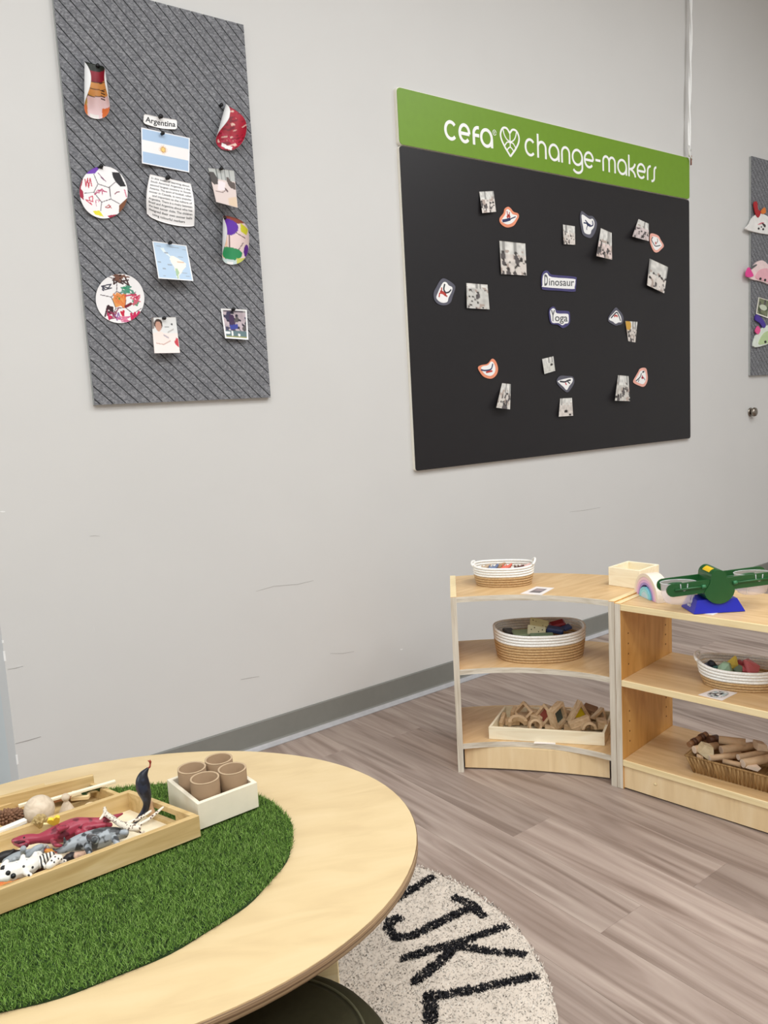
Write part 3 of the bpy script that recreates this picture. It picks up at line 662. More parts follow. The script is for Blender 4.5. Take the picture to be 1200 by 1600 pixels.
# snapshots on the board
flat = lambda u, v: .0015+.006*np.abs(u-.5)*0+.004*v
def bulge(k, w=.0): return lambda u, v: .0015+k*v**2+w*np.sin(np.pi*v)
photos = [
 ('small photo near upper left of black board, beside orange sticker', (748.9, 299.4), (771, 298.4), (775.2, 330.8), (753.6, 333), 101, {}),
 ('largest group photo on black board, below the orange sticker', (780.3, 376), (820.8, 380.5), (823, 430.4), (783.3, 428.3), 102, dict(heads=12, tint=(220, 212, 204))),
 ('small photo left of the dark crested sticker at top middle', (879.6, 350.7), (898.2, 353.5), (898.8, 382.5), (880.7, 381.5), 103, {}),
 ('tall photo right of the dark crested sticker on black board', (938.8, 356.3), (955.8, 363.8), (956.3, 405.8), (932, 400), 104, dict(top=.5, tint=(222, 204, 198))),
 ('topmost tilted photo touching pink sticker at upper right', (997.7, 342.2), (1013.7, 349.4), (1013.7, 376.8), (988, 369.6), 105, dict(tint=(210, 196, 194), heads=9)),
 ('tilted photo below the pink sticker at right edge of board', (1015, 403.8), (1044, 417.3), (1037.8, 458.2), (1011, 445.5), 106, dict(top=.55)),
 ('square photo right of the leftmost sticker on black board', (728.7, 442), (761.7, 444.7), (764.9, 483.4), (729.6, 481.4), 107, dict(top=.2, tint=(206, 204, 198))),
 ('narrow photo with a yellow patch below small dark sticker', (977, 501.5), (996, 502.7), (992.8, 535), (981.7, 533), 108, dict(pop=(.2, .2, .28, .24, (204, 158, 70)), heads=9)),
 ('small pale photo with one figure above the winged dark sticker', (847, 560.9), (864.6, 556.6), (867.5, 579.4), (850.8, 584.4), 109, dict(heads=1, tint=(216, 214, 206), mid=(206, 204, 196))),
 ('photo below the orange sticker at lower left of board', (784.6, 598.5), (798, 600), (797, 639.6), (775.4, 637), 110, dict(heads=9, tint=(206, 200, 192))),
 ('lowest photo on black board, below the winged dark sticker', (875.3, 622.6), (893.7, 621.5), (895.4, 649.5), (873, 651), 111, dict(heads=2, tint=(216, 208, 200), mid=(204, 194, 186))),
 ('tall photo left of the pink sticker at lower right', (965.8, 586), (982, 587.5), (984.4, 626.8), (960.8, 626), 112, dict(heads=10, tint=(204, 200, 192)))]
for i, (lb, a, b_, c_, d_, sd, kw) in enumerate(photos):
    qsheet('photo_print', lb, 'photo', a, b_, c_, d_, lambda u, v: snapshot(u, v, sd, **kw), BY, 34, 28, bulge((.014, .006, .006, .03, .02, .016, .008, -.001, .008, .028, .010, .022)[i], .004), group='snapshots on the black board')
# stickers: a border, a white inset and a drawn dinosaur
M_bgrey = plain('sticker_grey', (92, 92, 104), .5); M_borng = plain('sticker_orange', (236, 150, 116), .5); M_bpink = plain('sticker_pink', (238, 176, 160), .5); M_blil = plain('sticker_violet', (74, 70, 118), .5)
MC = {}
def flatcol(c):
    if c not in MC: MC[c] = plain('print_%d_%d_%d' % c, c, .5, var=.03)
    return MC[c]
def layer(name, poly, y, d0, d1, mt, parent, sm=0):
    Q = [py_(*p, y) for p in poly]; Q = [(q[0], q[2]) for q in Q]
    if sm: Q = [tuple(p) for p in catmull(Q, sm, True)]
    T = Matrix.Translation((0, y, 0)) @ TW
    return MB().prism(Q, d0, d1, T=T).build(name, mt, parent)
def stroke(name, line, wpx, y, d0, d1, mt, parent):
    mb = MB(); lines = line if isinstance(line[0][0], (tuple, list)) else [line]
    for ln in lines:
        Q = [py_(*p, y) for p in ln]; wd = wpx*.0030; ribbon2(mb, catmull([(q[0], q[2]) for q in Q], 5), wd, d0, d1)
    mb.v = [(a, b+y, c) for a, b, c in mb.v]
    return mb.build(name, mt, parent)
def sticker(label, zf, outer, inner, bm, draw, lift=.003):
    t = layer('dinosaur_sticker', [zf(*p) for p in outer], BY, lift-.0015, lift, bm, None, 4); tag(t, label, 'sticker', 'dinosaur stickers on the black board')
    if inner is None:
        c = np.mean(outer, axis=0); inner = [tuple(c+(np.array(p)-c)*.72) for p in outer]
    layer('inset', [zf(*p) for p in inner], BY, lift, lift+.0006, M_paper, t, 4)
    for cc, wd, lns in draw: stroke('drawing', [[zf(*p) for p in l] for l in lns], wd, BY, lift+.0006, lift+.0009, flatcol(cc), t)
NV = (44, 52, 92); RD = (190, 70, 60); DK = (50, 52, 60)
sticker('orange edged dinosaur sticker at upper left of black board', Zt(10.667, 740, 290), [(565, 355), (610, 380), (660, 440), (730, 465), (748, 520), (715, 590), (660, 670), (560, 700), (480, 670), (430, 610), (430, 540), (490, 460), (510, 390)], [(560, 395), (600, 425), (640, 480), (710, 500), (700, 545), (640, 620), (560, 650), (490, 625), (455, 590), (480, 540), (520, 480), (530, 420)], M_borng,
        [(NV, 4.0, [[(470, 592), (530, 582), (600, 560)]]), ((60, 60, 90), 1.6, [[(590, 565), (690, 522)]]), (RD, 3.4, [[(550, 540), (570, 490)], [(595, 540), (575, 480)]]), (RD, 1.6, [[(555, 490), (545, 425)], [(585, 480), (590, 445)]])])
sticker('grey edged sticker of a dark crested dinosaur at top middle', Zt(12, 870, 320), [(460, 120), (530, 170), (590, 210), (660, 215), (720, 290), (745, 370), (715, 500), (650, 610), (580, 620), (480, 560), (450, 450), (430, 330), (430, 190)], [(465, 185), (600, 270), (660, 265), (695, 340), (680, 430), (640, 480), (610, 555), (510, 525), (480, 400), (460, 300)], M_bgrey,
        [(NV, 4.0, [[(550, 355), (620, 400)]]), (NV, 2.0, [[(490, 340), (560, 350)], [(620, 405), (665, 380), (655, 300)], [(520, 290), (570, 350)]]), (NV, 1.5, [[(575, 380), (550, 430), (550, 475)]])])
sticker('pink edged dinosaur sticker at upper right of black board', Zt(11.857, 980, 330), [(430, 415), (560, 450), (610, 530), (670, 640), (620, 710), (550, 765), (490, 750), (440, 660), (410, 540)], None, M_bpink,
        [(DK, 1.5, [[(465, 480), (440, 530), (475, 600), (515, 650), (600, 635)]]), (RD, 2.6, [[(520, 620), (510, 570)]]), ((120, 90, 80), 1.4, [[(530, 600), (555, 550), (545, 510)]])])
sticker('leftmost grey edged sticker with a red dinosaur doing a backbend', Zt(10.909, 670, 420), [(240, 165), (330, 200), (430, 280), (440, 350), (400, 470), (360, 580), (260, 625), (150, 600), (85, 520), (80, 400), (130, 300), (180, 210)], [(240, 232), (290, 235), (330, 285), (390, 320), (380, 390), (330, 490), (300, 570), (200, 575), (120, 500), (150, 400), (190, 310)], M_bgrey,
        [(RD, 4.2, [[(180, 400), (230, 410), (280, 450)]]), (RD, 2.0, [[(175, 410), (165, 485)], [(270, 450), (305, 475)], [(205, 390), (210, 320)]]), (DK, 2.4, [[(262, 260), (245, 350), (275, 410)]]), (DK, 2.0, [[(275, 412), (330, 400), (370, 355)]])])
sticker('small grey edged triangular sticker above the narrow yellow photo', Zt(17.14, 940, 470), [(370, 180), (440, 240), (540, 360), (575, 480), (540, 610), (440, 650), (370, 665), (250, 610), (165, 540), (180, 430), (280, 280)], [(375, 265), (430, 310), (500, 430), (515, 570), (440, 580), (360, 615), (290, 560), (190, 510), (210, 440), (300, 340)], M_bgrey,
        [((26, 30, 50), 2.0, [[(235, 465), (380, 315), (440, 400), (490, 540)]]), (RD, 3.0, [[(320, 430), (360, 380)], [(370, 390), (410, 430)]])])
sticker('orange edged sticker of a long dinosaur at lower left', Zt(7.06, 740, 545), [(200, 110), (240, 140), (265, 220), (245, 290), (190, 330), (110, 310), (60, 250), (45, 205), (80, 180), (150, 165)], None, M_borng,
        [(NV, 2.0, [[(75, 232), (120, 240), (185, 225), (205, 165)]]), (RD, 2.6, [[(130, 260), (200, 245)]])])
sticker('grey edged sticker of a winged dark dinosaur near lowest photo', Zt(7.06, 740, 545), [(950, 300), (1030, 300), (1090, 310), (1105, 370), (1070, 440), (1030, 480), (980, 450), (930, 400), (912, 350)], [(930, 352), (1070, 320), (1085, 360), (1050, 410), (1020, 455), (985, 420), (940, 380)], M_bgrey,
        [(DK, 2.4, [[(945, 360), (1000, 365), (1035, 350), (1065, 345)]]), (DK, 2.0, [[(1030, 360), (1055, 385)]]), ((196, 40, 60), 2.0, [[(1005, 375), (1018, 398)]])])
sticker('pink edged sticker of an upright dinosaur at lower right', Zt(17.14, 950, 565), [(930, 165), (1010, 190), (1040, 320), (1050, 480), (1000, 620), (930, 675), (820, 645), (690, 580), (665, 520), (720, 410), (790, 290), (840, 200)], None, M_bpink,
        [((30, 34, 50), 2.6, [[(905, 290), (955, 262)]]), (DK, 1.8, [[(880, 310), (840, 420), (730, 520)]]), ((176, 50, 70), 3.4, [[(880, 430), (940, 440)]]), ((176, 50, 70), 2.4, [[(900, 370), (905, 420)]]), (DK, 1.3, [[(950, 440), (975, 500)], [(820, 480), (790, 545)]])])
zf = Zt(15.24, 840, 415)
def wordsign(label, outer, inner, words):
    t = layer('word_sign', [zf(*p) for p in outer], BY, .0025, .004, M_blil, None, 3); tag(t, label, 'sign', 'word signs on the black board')
    layer('inset', [zf(*p) for p in inner], BY, .004, .0048, M_paper, t, 3)
    for wd, x0, x1, ba, slope, capx in words:
        def fn(x, y, sl=slope, xx=x0):
            q = py_(*zf(x, y+(x-xx)*sl), BY); return (q[0], BY-.0052, q[2])
        text_on(t, 'lettering', wd, fn, M_inkg, x0, x1, ba, -capx)
wordsign('violet edged word sign reading Dinosaur in middle of black board', [(180, 120), (240, 140), (310, 215), (500, 235), (880, 270), (910, 340), (890, 560), (850, 625), (500, 600), (150, 580), (85, 530), (75, 300), (110, 170)], [(180, 180), (220, 195), (320, 280), (830, 320), (880, 370), (860, 520), (800, 560), (140, 515), (100, 470), (110, 250)],
         [('D', 140, 222, 472, .03, 250), ('inosaur', 250, 850, 474, .028, 172)])
wordsign('violet edged word sign reading Yoga below the Dinosaur sign', [(340, 980), (400, 1000), (450, 1070), (700, 1085), (750, 1150), (745, 1380), (590, 1490), (470, 1410), (320, 1390), (265, 1260), (260, 1060)], [(345, 1020), (400, 1050), (440, 1140), (680, 1150), (720, 1200), (715, 1360), (640, 1385), (570, 1425), (480, 1370), (330, 1360), (295, 1200), (280, 1090)],
         [('Y', 298, 392, 1318, .03, 250), ('oga', 392, 695, 1324, .03, 172)])
# cord and knob
cm = thing('hanging_cord', 'white cord hanging from ceiling to corner of green header', 'cord', (3.984, WY-.03, CEIL-.001))
for sgn in (1, -1):
    pts = [(sgn*.005*math.cos(i*.55)+.012*math.sin(i*.16)-(.012 if i < 12 else 0)*(1-i/12), sgn*.004*math.sin(i*.55), -i*(CEIL-2.40)/30) for i in range(31)]
    MB().tube(pts, .0048, 8).build('strand', M_lett, cm)
MB().tube([(.004, 0, -(CEIL-2.43)), (-.02, -.004, -(CEIL-2.45)), (-.014, -.006, -(CEIL-2.40)), (.006, -.006, -(CEIL-2.385))], .003, 8).build('loose_end', M_lett, cm)
MB().tube([(.008, .002, -(CEIL-2.405)), (.010, .004, -(CEIL-2.36))], .004, 8).build('hook', plain('rusty_wire', (140, 90, 76), .5), cm)
kb = thing('wall_knob', 'round shiny metal knob on wall below the right felt panel', 'knob', (4.640, WY, 1.045))
TK = Matrix.Rotation(math.pi/2, 4, 'X'); M_steel = plain('brushed_steel', (150, 142, 132), .22, metal=1., var=.04)
MB().lathe([(0, .0005), (.026, .0005), (.027, .004), (.020, .008), (0, .009)], 24, T=TK).build('rose', M_steel, kb)
MB().lathe([(.010, .007), (.010, .016)], 16, T=TK).build('neck', M_steel, kb)
MB().lathe([(.0, .012), (.014, .013), (.024, .018), (.0275, .026), (.024, .035), (.012, .040), (0, .041)], 24, T=TK).build('grip', M_steel, kb)

# plate animals on the right panel
z = Zt(6.155, 1155, 300)
def craft(label, plate, pm, bits):
    t = layer('plate_animal', [z(*p) for p in plate], FY, .001, .010, pm, None, 4); tag(t, label, 'craft', 'plate animals on the right felt panel')
    for nm, poly, mt, d0, d1 in bits: layer(nm, [z(*p) for p in poly], FY, d0, d1, mt, t, 3)
def dot(x, y, r): return [(x+r*math.cos(a*math.pi/4), y+r*1.3*math.sin(a*math.pi/4)) for a in range(8)]
craft('white half plate animal with red and orange feathers', [(65, 368), (85, 310), (120, 245), (170, 212), (230, 222), (285, 270), (330, 410)], plain('plate_white', (240, 238, 234), .6, bump=.2), [
    ('feather', [(118, 112), (150, 100), (160, 175), (188, 190), (165, 250), (135, 210)], flatcol((176, 30, 40)), .010, .014), ('feather', [(188, 192), (225, 152), (237, 200), (205, 216)], flatcol((222, 122, 46)), .010, .013),
    ('eye', dot(170, 355, 8), M_black, .010, .012), ('eye', dot(213, 362, 8), M_black, .010, .012), ('nose', dot(196, 340, 5), M_black, .010, .012), ('patch', [(160, 318), (200, 295), (225, 300), (200, 312)], flatcol((220, 130, 140)), .010, .0108), ('patch', [(200, 300), (235, 320), (230, 345), (208, 318)], flatcol((60, 52, 52)), .0108, .0115)])
craft('pink half plate animal with a bright pink ear', [(92, 832), (105, 750), (150, 682), (200, 660), (250, 688), (300, 760), (335, 905), (200, 862)], plain('plate_pink', (238, 214, 212), .6, bump=.2), [
    ('face', [(140, 830), (160, 770), (210, 740), (270, 745), (310, 800), (320, 880), (220, 858)], flatcol((236, 178, 188)), .010, .012), ('ear', [(48, 790), (72, 728), (100, 770), (115, 812), (60, 822)], flatcol((232, 70, 150)), .006, .014), ('strip', [(88, 730), (140, 700), (150, 708), (100, 745)], flatcol((96, 96, 98)), .010, .013),
    ('eye', dot(183, 838, 9), M_black, .012, .015), ('eye', dot(228, 850, 9), M_black, .012, .015)])
craft('pale green half plate animal with purple feather and pink tip', [(138, 1495), (140, 1400), (185, 1330), (240, 1290), (310, 1290), (340, 1420)], plain('plate_green', (226, 234, 222), .6, bump=.2), [
    ('face', [(175, 1470), (190, 1400), (240, 1345), (310, 1340), (325, 1425)], flatcol((190, 212, 160)), .010, .012), ('feather', [(150, 1180), (138, 1232), (180, 1262), (215, 1310), (238, 1285), (205, 1222)], flatcol((72, 48, 150)), .006, .012), ('tip', [(132, 1342), (158, 1290), (182, 1332), (160, 1370)], flatcol((236, 90, 150)), .010, .015), ('eye', dot(231, 1443, 9), M_black, .012, .015)])
qsheet('photo_print', 'photo of green leaves between plate animals on right panel', 'photo', z(185, 1010), z(300, 1045), z(280, 1215), z(160, 1172), lambda u, v: np.where(((u < .07) | (u > .93) | (v < .05) | (v > .94))[..., None], S3(238, 234, 222), snapshot(u, v, 55, (120, 126, 96), (70, 80, 52), (46, 52, 40), 5, .05, (110, 112, 96), (.5, .5, .3, .16, (206, 214, 192)))), FY, 40, 30, lambda u, v: .002+.004*v)

# ------------------------------------------------------------------ shelves
EA = math.radians(-82.0); O = np.array([1.937, 1.469, 0.])
e_ = np.array([math.cos(EA), math.sin(EA), 0]); dp = np.array([-e_[1], e_[0], 0.])
def su(x, y, zz=0.): q = O+e_*x+dp*y; return (q[0], q[1], zz)
LEN, DEP, SH = .92, .335, .582
sh = thing('straight_shelf', 'low straight open wooden shelf holding balance scale at right', 'shelf', tuple(O), EA)
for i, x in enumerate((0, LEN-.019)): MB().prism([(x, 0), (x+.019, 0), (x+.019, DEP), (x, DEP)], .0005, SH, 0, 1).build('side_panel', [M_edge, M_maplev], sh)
MB().box(.0002, .0188, -.0012, .0004, .001, SH-.002, bev=.0002).build('panel_edge', M_plyv, sh)
for nm, zt in (('top_board', SH-.001), ('shelf_board', .347), ('shelf_board', .095)):
    MB().box(.0192, LEN-.0192, .002, DEP-.001, zt-.0195, zt, bev=.001).build(nm, M_maple, sh)
    MB().box(.0192, LEN-.0192, -.001, .0022, zt-.0195, zt, bev=.001).build('edge_strip', M_edge, sh)
MB().box(.0192, LEN-.0192, .006, .024, .0045, .0745).build('kick_board', M_mapfront, sh)
MB().lathe([(0, 0), (.005, .0), (.004, .002), (0, .0025)], 12, T=Matrix.Translation((.12, .006, .045)) @ Matrix.Rotation(math.pi/2, 4, 'X')).build('screw_cap', M_edge, sh)
ph = MB()
for y in (.045, .29):
    for k in range(4):
        for zb in (.385, .14):
            ph.lathe([(0, 0), (.0028, 0), (.0028, .0004), (0, .0005)], 8, T=Matrix.Translation((.0190, y, zb+k*.032)) @ Matrix.Rotation(math.pi/2, 4, 'Y'))
ph.build('peg_holes', plain('hole_dark', (110, 74, 44), .8), sh)
# curved unit
PL = np.array([1.660, 1.876, 0.]); LA = math.radians(48.3); ld = np.array([math.cos(LA), math.sin(LA), 0]); ln = np.array([ld[1], -ld[0], 0])
CH = .588
cs = thing('curved_shelf', 'low curved open wooden shelf holding two rope baskets', 'shelf', tuple(PL), 0)
def loc(p): return (p[0]-PL[0], p[1]-PL[1])
def quadp(a, d, s0, s1, L, nrm): return [loc(a+nrm*s0), loc(a+nrm*s1), loc(a+nrm*s1+d*L), loc(a+nrm*s0+d*L)]
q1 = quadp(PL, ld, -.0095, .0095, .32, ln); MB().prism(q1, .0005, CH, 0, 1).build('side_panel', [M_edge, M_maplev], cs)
MB().prism(quadp(PL-ld*.0014, ld, -.0095, .0095, .0016, ln), .0005, CH-.001).build('panel_edge', M_plyv, cs)
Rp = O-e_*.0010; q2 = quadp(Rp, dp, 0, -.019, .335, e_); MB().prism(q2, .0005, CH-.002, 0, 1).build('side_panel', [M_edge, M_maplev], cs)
MB().prism(quadp(Rp-dp*.0014, dp, 0, -.019, .0016, e_), .0005, CH-.004).build('panel_edge', M_plyv, cs)
def bow(a, b, s, n=18):
    a, b = np.array(a[:2]), np.array(b[:2]); t = b-a; nn = np.array([-t[1], t[0]])/np.linalg.norm(t)
    if nn @ np.array([.8, .6]) < 0: nn = -nn
    return [tuple(a+t*i/n+nn*s*(1-(2*i/n-1)**2)) for i in range(n+1)]
fa = PL+ln*.0097+ld*.004; fb = Rp-e_*.0192+dp*.004; ba = PL+ln*.0097+ld*.318; bb = Rp-e_*.0192+dp*.333
front = bow(fa, fb, .052); back = bow(ba, bb, .075)
board_poly = [loc(p) for p in front]+[loc(p) for p in back][::-1]
ff = bow(fa-ld*.003, fb-dp*.003, .052)
edge_poly = [loc(p) for p in ff]+[loc(p) for p in front][::-1]
for nm, zt in (('top_board', CH-.002), ('shelf_board', .347), ('shelf_board', .097)):
    MB().prism(board_poly, zt-.0175, zt).build(nm, M_maple, cs); MB().prism(edge_poly, zt-.0175, zt-.0003).build('edge_strip', M_ply, cs)
ka, kb2 = np.array([1.686, 1.884]), np.array([1.960, 1.516]); kt = (kb2-ka)/np.linalg.norm(kb2-ka); kn = np.array([-kt[1], kt[0]]);  kn = kn if kn @ np.array([.8, .6]) > 0 else -kn
kf = bow(np.append(ka, 0), np.append(kb2, 0), .014); kbk = bow(np.append(ka+kn*.016, 0), np.append(kb2+kn*.016, 0), .014)
MB().prism([loc(p) for p in kf]+[loc(p) for p in kbk][::-1], .006, .0785).build('kick_board', M_mapfront, cs)

# ------------------------------------------------------------------ rope baskets
M_rope = pattern('white_rope', 'noise', (240, 236, 228), (248, 246, 240), 220, .5, .8); M_jute = pattern('jute_rope', 'noise', (190, 153, 106), (203, 169, 122), 200, .5, .85); M_ropeg = pattern('grey_rope', 'noise', (226, 222, 216), (240, 238, 232), 220, .5, .8)
def oval(a, b, p=2.4, n=56):
    out = []
    for i in range(n):
        t = 2*math.pi*i/n; c, s = math.cos(t), math.sin(t); out.append((a*math.copysign(abs(c)**(2/p), c), b*math.copysign(abs(s)**(2/p), s)))
    return out
def basket(label, loc_, rz, a, b, h, nj, nw, flare=.06, loops=(.008, .012, .004), dip=0.):
    t = thing('rope_basket', label, 'basket', loc_, rz, 'oval rope baskets on the shelves'); n = nj+nw; rr = h/n*.505
    for nm, k0_, k1, mt in (('jute_wall', 0, nj, M_jute), ('white_wall', nj, n, M_rope)):
        mb = MB()
        for k in range(k0_, k1):
            f = 1-flare+flare*math.sin(.5*math.pi*(k+.5)/n)**.8+ .02*(k/n); zz = h*(k+.5)/n
            ov = oval(a*f, b*f); mb.tube([(x, y, zz+dip*(abs(x)/a)**3*(k/n)) for x, y in ov], rr, 8, True)
        mb.build(nm, mt, t)
    MB().prism(oval(a*(1-flare)*.99, b*(1-flare)*.99), .001, .006).build('base', M_jute, t)
    if loops:
        for sg in (1, -1):
            pts = [(sg*(a*1.0+loops[0]*math.sin(math.pi*i/10)), b*.5*math.cos(math.pi*i/10), h*.97+dip+loops[1 if sg > 0 else 2]*math.sin(math.pi*i/10)) for i in range(11)]
            MB().tube(pts, rr*.95, 8).build('handle', M_rope, t)
    return t
def perp(p): return math.atan2(p[1], p[0])-math.pi/2      # long side across the line of sight
zt = CH-.002
c1 = pz(789, 908, zt)
b1 = basket('smallest white and jute rope basket with loop handles, on curved shelf top', (1.912, 1.900, zt), math.radians(-47), .098, .075, .066, 4, 4, .1, dip=.004)
b2 = basket('largest rope basket, on middle board of curved shelf', (1.968, 1.800, .347), math.radians(-41), .146, .112, .094, 6, 4, .06, loops=False, dip=.008)
b3 = basket('rope basket of coloured wooden stones on straight shelf', (2.146, 1.192, .347), math.radians(-62), .112, .082, .062, 3, 4, .16, loops=(.010, .006, .006), dip=.012)

# small figures in the top basket
def chunk(name, label, cat, pts, rad, mt, group, vox=.002, extra=()):
    """a little moulded figure: tapering limbs fused into one skin"""
    mb = MB(); org = np.array(pts[0], float)
    def addl(P_, r_):
        C_ = catmull(P_, 4); R_ = [x[0] for x in catmull([(q,) for q in r_], 4)] if hasattr(r_, '__len__') else r_
        mb.tube([tuple(np.array(c)-org) for c in C_], R_, 10)
        for p_, q_ in ((C_[0], R_[0] if hasattr(R_, '__len__') else R_), (C_[-1], R_[-1] if hasattr(R_, '__len__') else R_)): mb.blob(tuple(np.array(p_)-org), max(q_, .0008), 5)
    addl(pts, rad)
    for P_, r_ in extra: addl(P_, r_)
    o = mb.build(name, mt, None); o.location = tuple(org); smooth_remesh(o, vox, 2); return tag(o, label, cat, group)
def bl(bk, x, y, zz):
    q = Matrix.Rotation(bk.rotation_euler[2], 4, 'Z') @ Vector((x, y, zz)); return np.array([bk.location[0]+q.x, bk.location[1]+q.y, bk.location[2]+q.z])
for i, (lb, x, y, c) in enumerate((('tan toy figure at left in the smallest basket', -.07, .0, (190, 166, 140)), ('blue grey toy figure in the smallest basket', -.045, -.005, (110, 124, 156)), ('sandy toy figure in middle of smallest basket', -.022, .012, (176, 140, 104)),
        ('coral red toy figure in the smallest basket', .0, .005, (222, 110, 90)), ('dark brown toy figure at right in the smallest basket', .040, -.010, (84, 40, 34)), ('pale pink toy figure at far right in smallest basket', .062, .0, (222, 180, 170)))):
    p = bl(b1, x, y, .046); R = random.Random(i)
    chunk('toy_figure', lb, 'toy', [p+np.array([-.016, .004, 0]), p, p+np.array([.014, -.010, .004+.008*R.random()]), p+np.array([.022, -.016, .012+.006*R.random()])], [.004, .009, .007, .004], plain('toy_c%d' % i, c, .45), 'toy figures in the smallest basket', .002,
          [([p, p+np.array([.002, .004, .016])], [.005, .002]), ([p+np.array([.01, -.006, 0]), p+np.array([.016, .002, .014])], [.004, .002])])
# plank pieces in the large basket
def plate(name, label, cat, c, size, rot, mt, group, holes=None, mh=None):
    t = MB().box(-size[0]/2, size[0]/2, -size[1]/2, size[1]/2, -size[2]/2, size[2]/2, bev=min(size)*.25).build(name, mt); t.location = tuple(c); t.rotation_euler = rot; tag(t, label, cat, group)
    if holes:
        mb = MB()
        for hx, hy, hr in holes: mb.lathe([(0, 0), (hr, 0), (hr, .0006), (0, .0007)], 10, T=Matrix.Translation((hx, hy, size[2]/2)))
        mb.build('holes', mh, t)
    return t
M_khaki = plain('khaki_wood', (196, 184, 136), .5); M_hole = plain('dark_print', (70, 62, 40), .6)
rz2 = b2.rotation_euler[2]; G2 = 'game pieces in the largest basket'
plate('domino_piece', 'tan dotted piece standing highest in the largest basket', 'game piece', bl(b2, .000, -.012, 0.106), (.062, .034, .008), (math.radians(52), math.radians(14), rz2), M_khaki, G2, [(-.022, .007, .002), (-.012, .004, .0014), (.012, -.005, .0014), (.022, -.008, .002)], M_hole)
plate('domino_piece', 'tan dotted piece leaning under the highest piece', 'game piece', bl(b2, -.012, -.038, 0.090), (.060, .034, .008), (math.radians(50), math.radians(10), rz2-.05), plain('khaki_pale', (200, 194, 158), .5), G2, [(-.018, 0, .002), (-.008, .008, .002), (.006, -.004, .002), (.018, .004, .002)], M_hole)
plate('domino_piece', 'sage green piece lying at left in the largest basket', 'game piece', bl(b2, -.055, -.030, 0.082), (.070, .040, .008), (math.radians(12), 0, rz2+.1), plain('sage', (132, 146, 112), .5), G2)
plate('domino_piece', 'dull green piece at front of the largest basket', 'game piece', bl(b2, .002, -.062, 0.079), (.075, .03, .008), (math.radians(16), 0, rz2), plain('moss', (116, 136, 110), .5), G2)
plate('domino_piece', 'dark red block at right in the largest basket', 'game piece', bl(b2, .062, .005, 0.096), (.052, .032, .020), (math.radians(20), math.radians(-12), rz2+.1), plain('dark_red', (128, 28, 40), .45), G2)
plate('domino_piece', 'navy blue block at right in the largest basket', 'game piece', bl(b2, .050, -.030, 0.088), (.055, .030, .018), (math.radians(10), math.radians(8), rz2-.2), plain('navy', (46, 58, 92), .45), G2)
plate('domino_piece', 'dark navy chip in centre of the largest basket', 'game piece', bl(b2, .022, -.020, 0.084), (.030, .026, .014), (.3, .2, rz2+.5), plain('navy_dark', (30, 36, 60), .45), G2)
plate('domino_piece', 'dark blue piece at far right in the largest basket', 'game piece', bl(b2, .090, -.012, 0.090), (.030, .026, .012), (.2, -.2, rz2+.3), plain('steel_blue', (62, 74, 112), .45), G2)
plate('domino_piece', 'charcoal piece at far left in the largest basket', 'game piece', bl(b2, -.098, -.002, 0.079), (.035, .05, .012), (.1, .1, rz2+.3), plain('charcoal', (54, 50, 48), .5), G2)
# faceted stones
def stone(label, c, r, colr, seed, sq=(1, 1, .8)):
    R = random.Random(seed); bm = bmesh.new()
    for _ in range(16):
        v = Vector((R.gauss(0, 1), R.gauss(0, 1), R.gauss(0, 1))).normalized(); bm.verts.new((v.x*r*sq[0], v.y*r*sq[1], v.z*r*sq[2]))
    bmesh.ops.convex_hull(bm, input=bm.verts[:]); me = bpy.data.meshes.new('faceted_stone'); bm.to_mesh(me); bm.free(); me.materials.append(plain('stone_%d' % seed, colr, .5, var=.03))
    o = bpy.data.objects.new('faceted_stone', me); col.objects.link(o); o.location = tuple(c); o.rotation_euler = (R.random()*3, R.random()*3, R.random()*3); return tag(o, label, 'toy stone', 'coloured wooden stones in a basket')
z = Zt(9.23, 1070, 1010)
for lb, x, y, zz, rpx, c, sd in (('slate blue faceted wooden stone in rope basket', 325, 300, .388, 68, (84, 96, 122), 1), ('black faceted wooden stone in rope basket', 395, 275, .392, 62, (36, 40, 50), 2), ('teal faceted wooden stone in rope basket', 465, 325, .386, 55, (70, 118, 116), 3),
        ('mustard yellow faceted wooden stone, highest in basket', 655, 240, .402, 92, (210, 186, 84), 4), ('large pale sage faceted stone at front of basket', 620, 350, .388, 105, (156, 186, 156), 5), ('small grey green faceted stone beside sage stone', 755, 330, .388, 62, (118, 136, 112), 6),
        ('dark red faceted stone behind the coral stones', 800, 260, .392, 55, (168, 66, 70), 7), ('large coral pink faceted stone at right of basket', 955, 280, .396, 100, (206, 108, 110), 8), ('small coral faceted stone before the large coral stone', 845, 330, .386, 55, (206, 100, 106), 9), ('grey purple faceted stone low at left of basket', 380, 350, .376, 50, (110, 108, 122), 10)):
    stone(lb, pz(*z(x, y), zz+.008), rpx/9.23*.00185*1.38, c, sd)

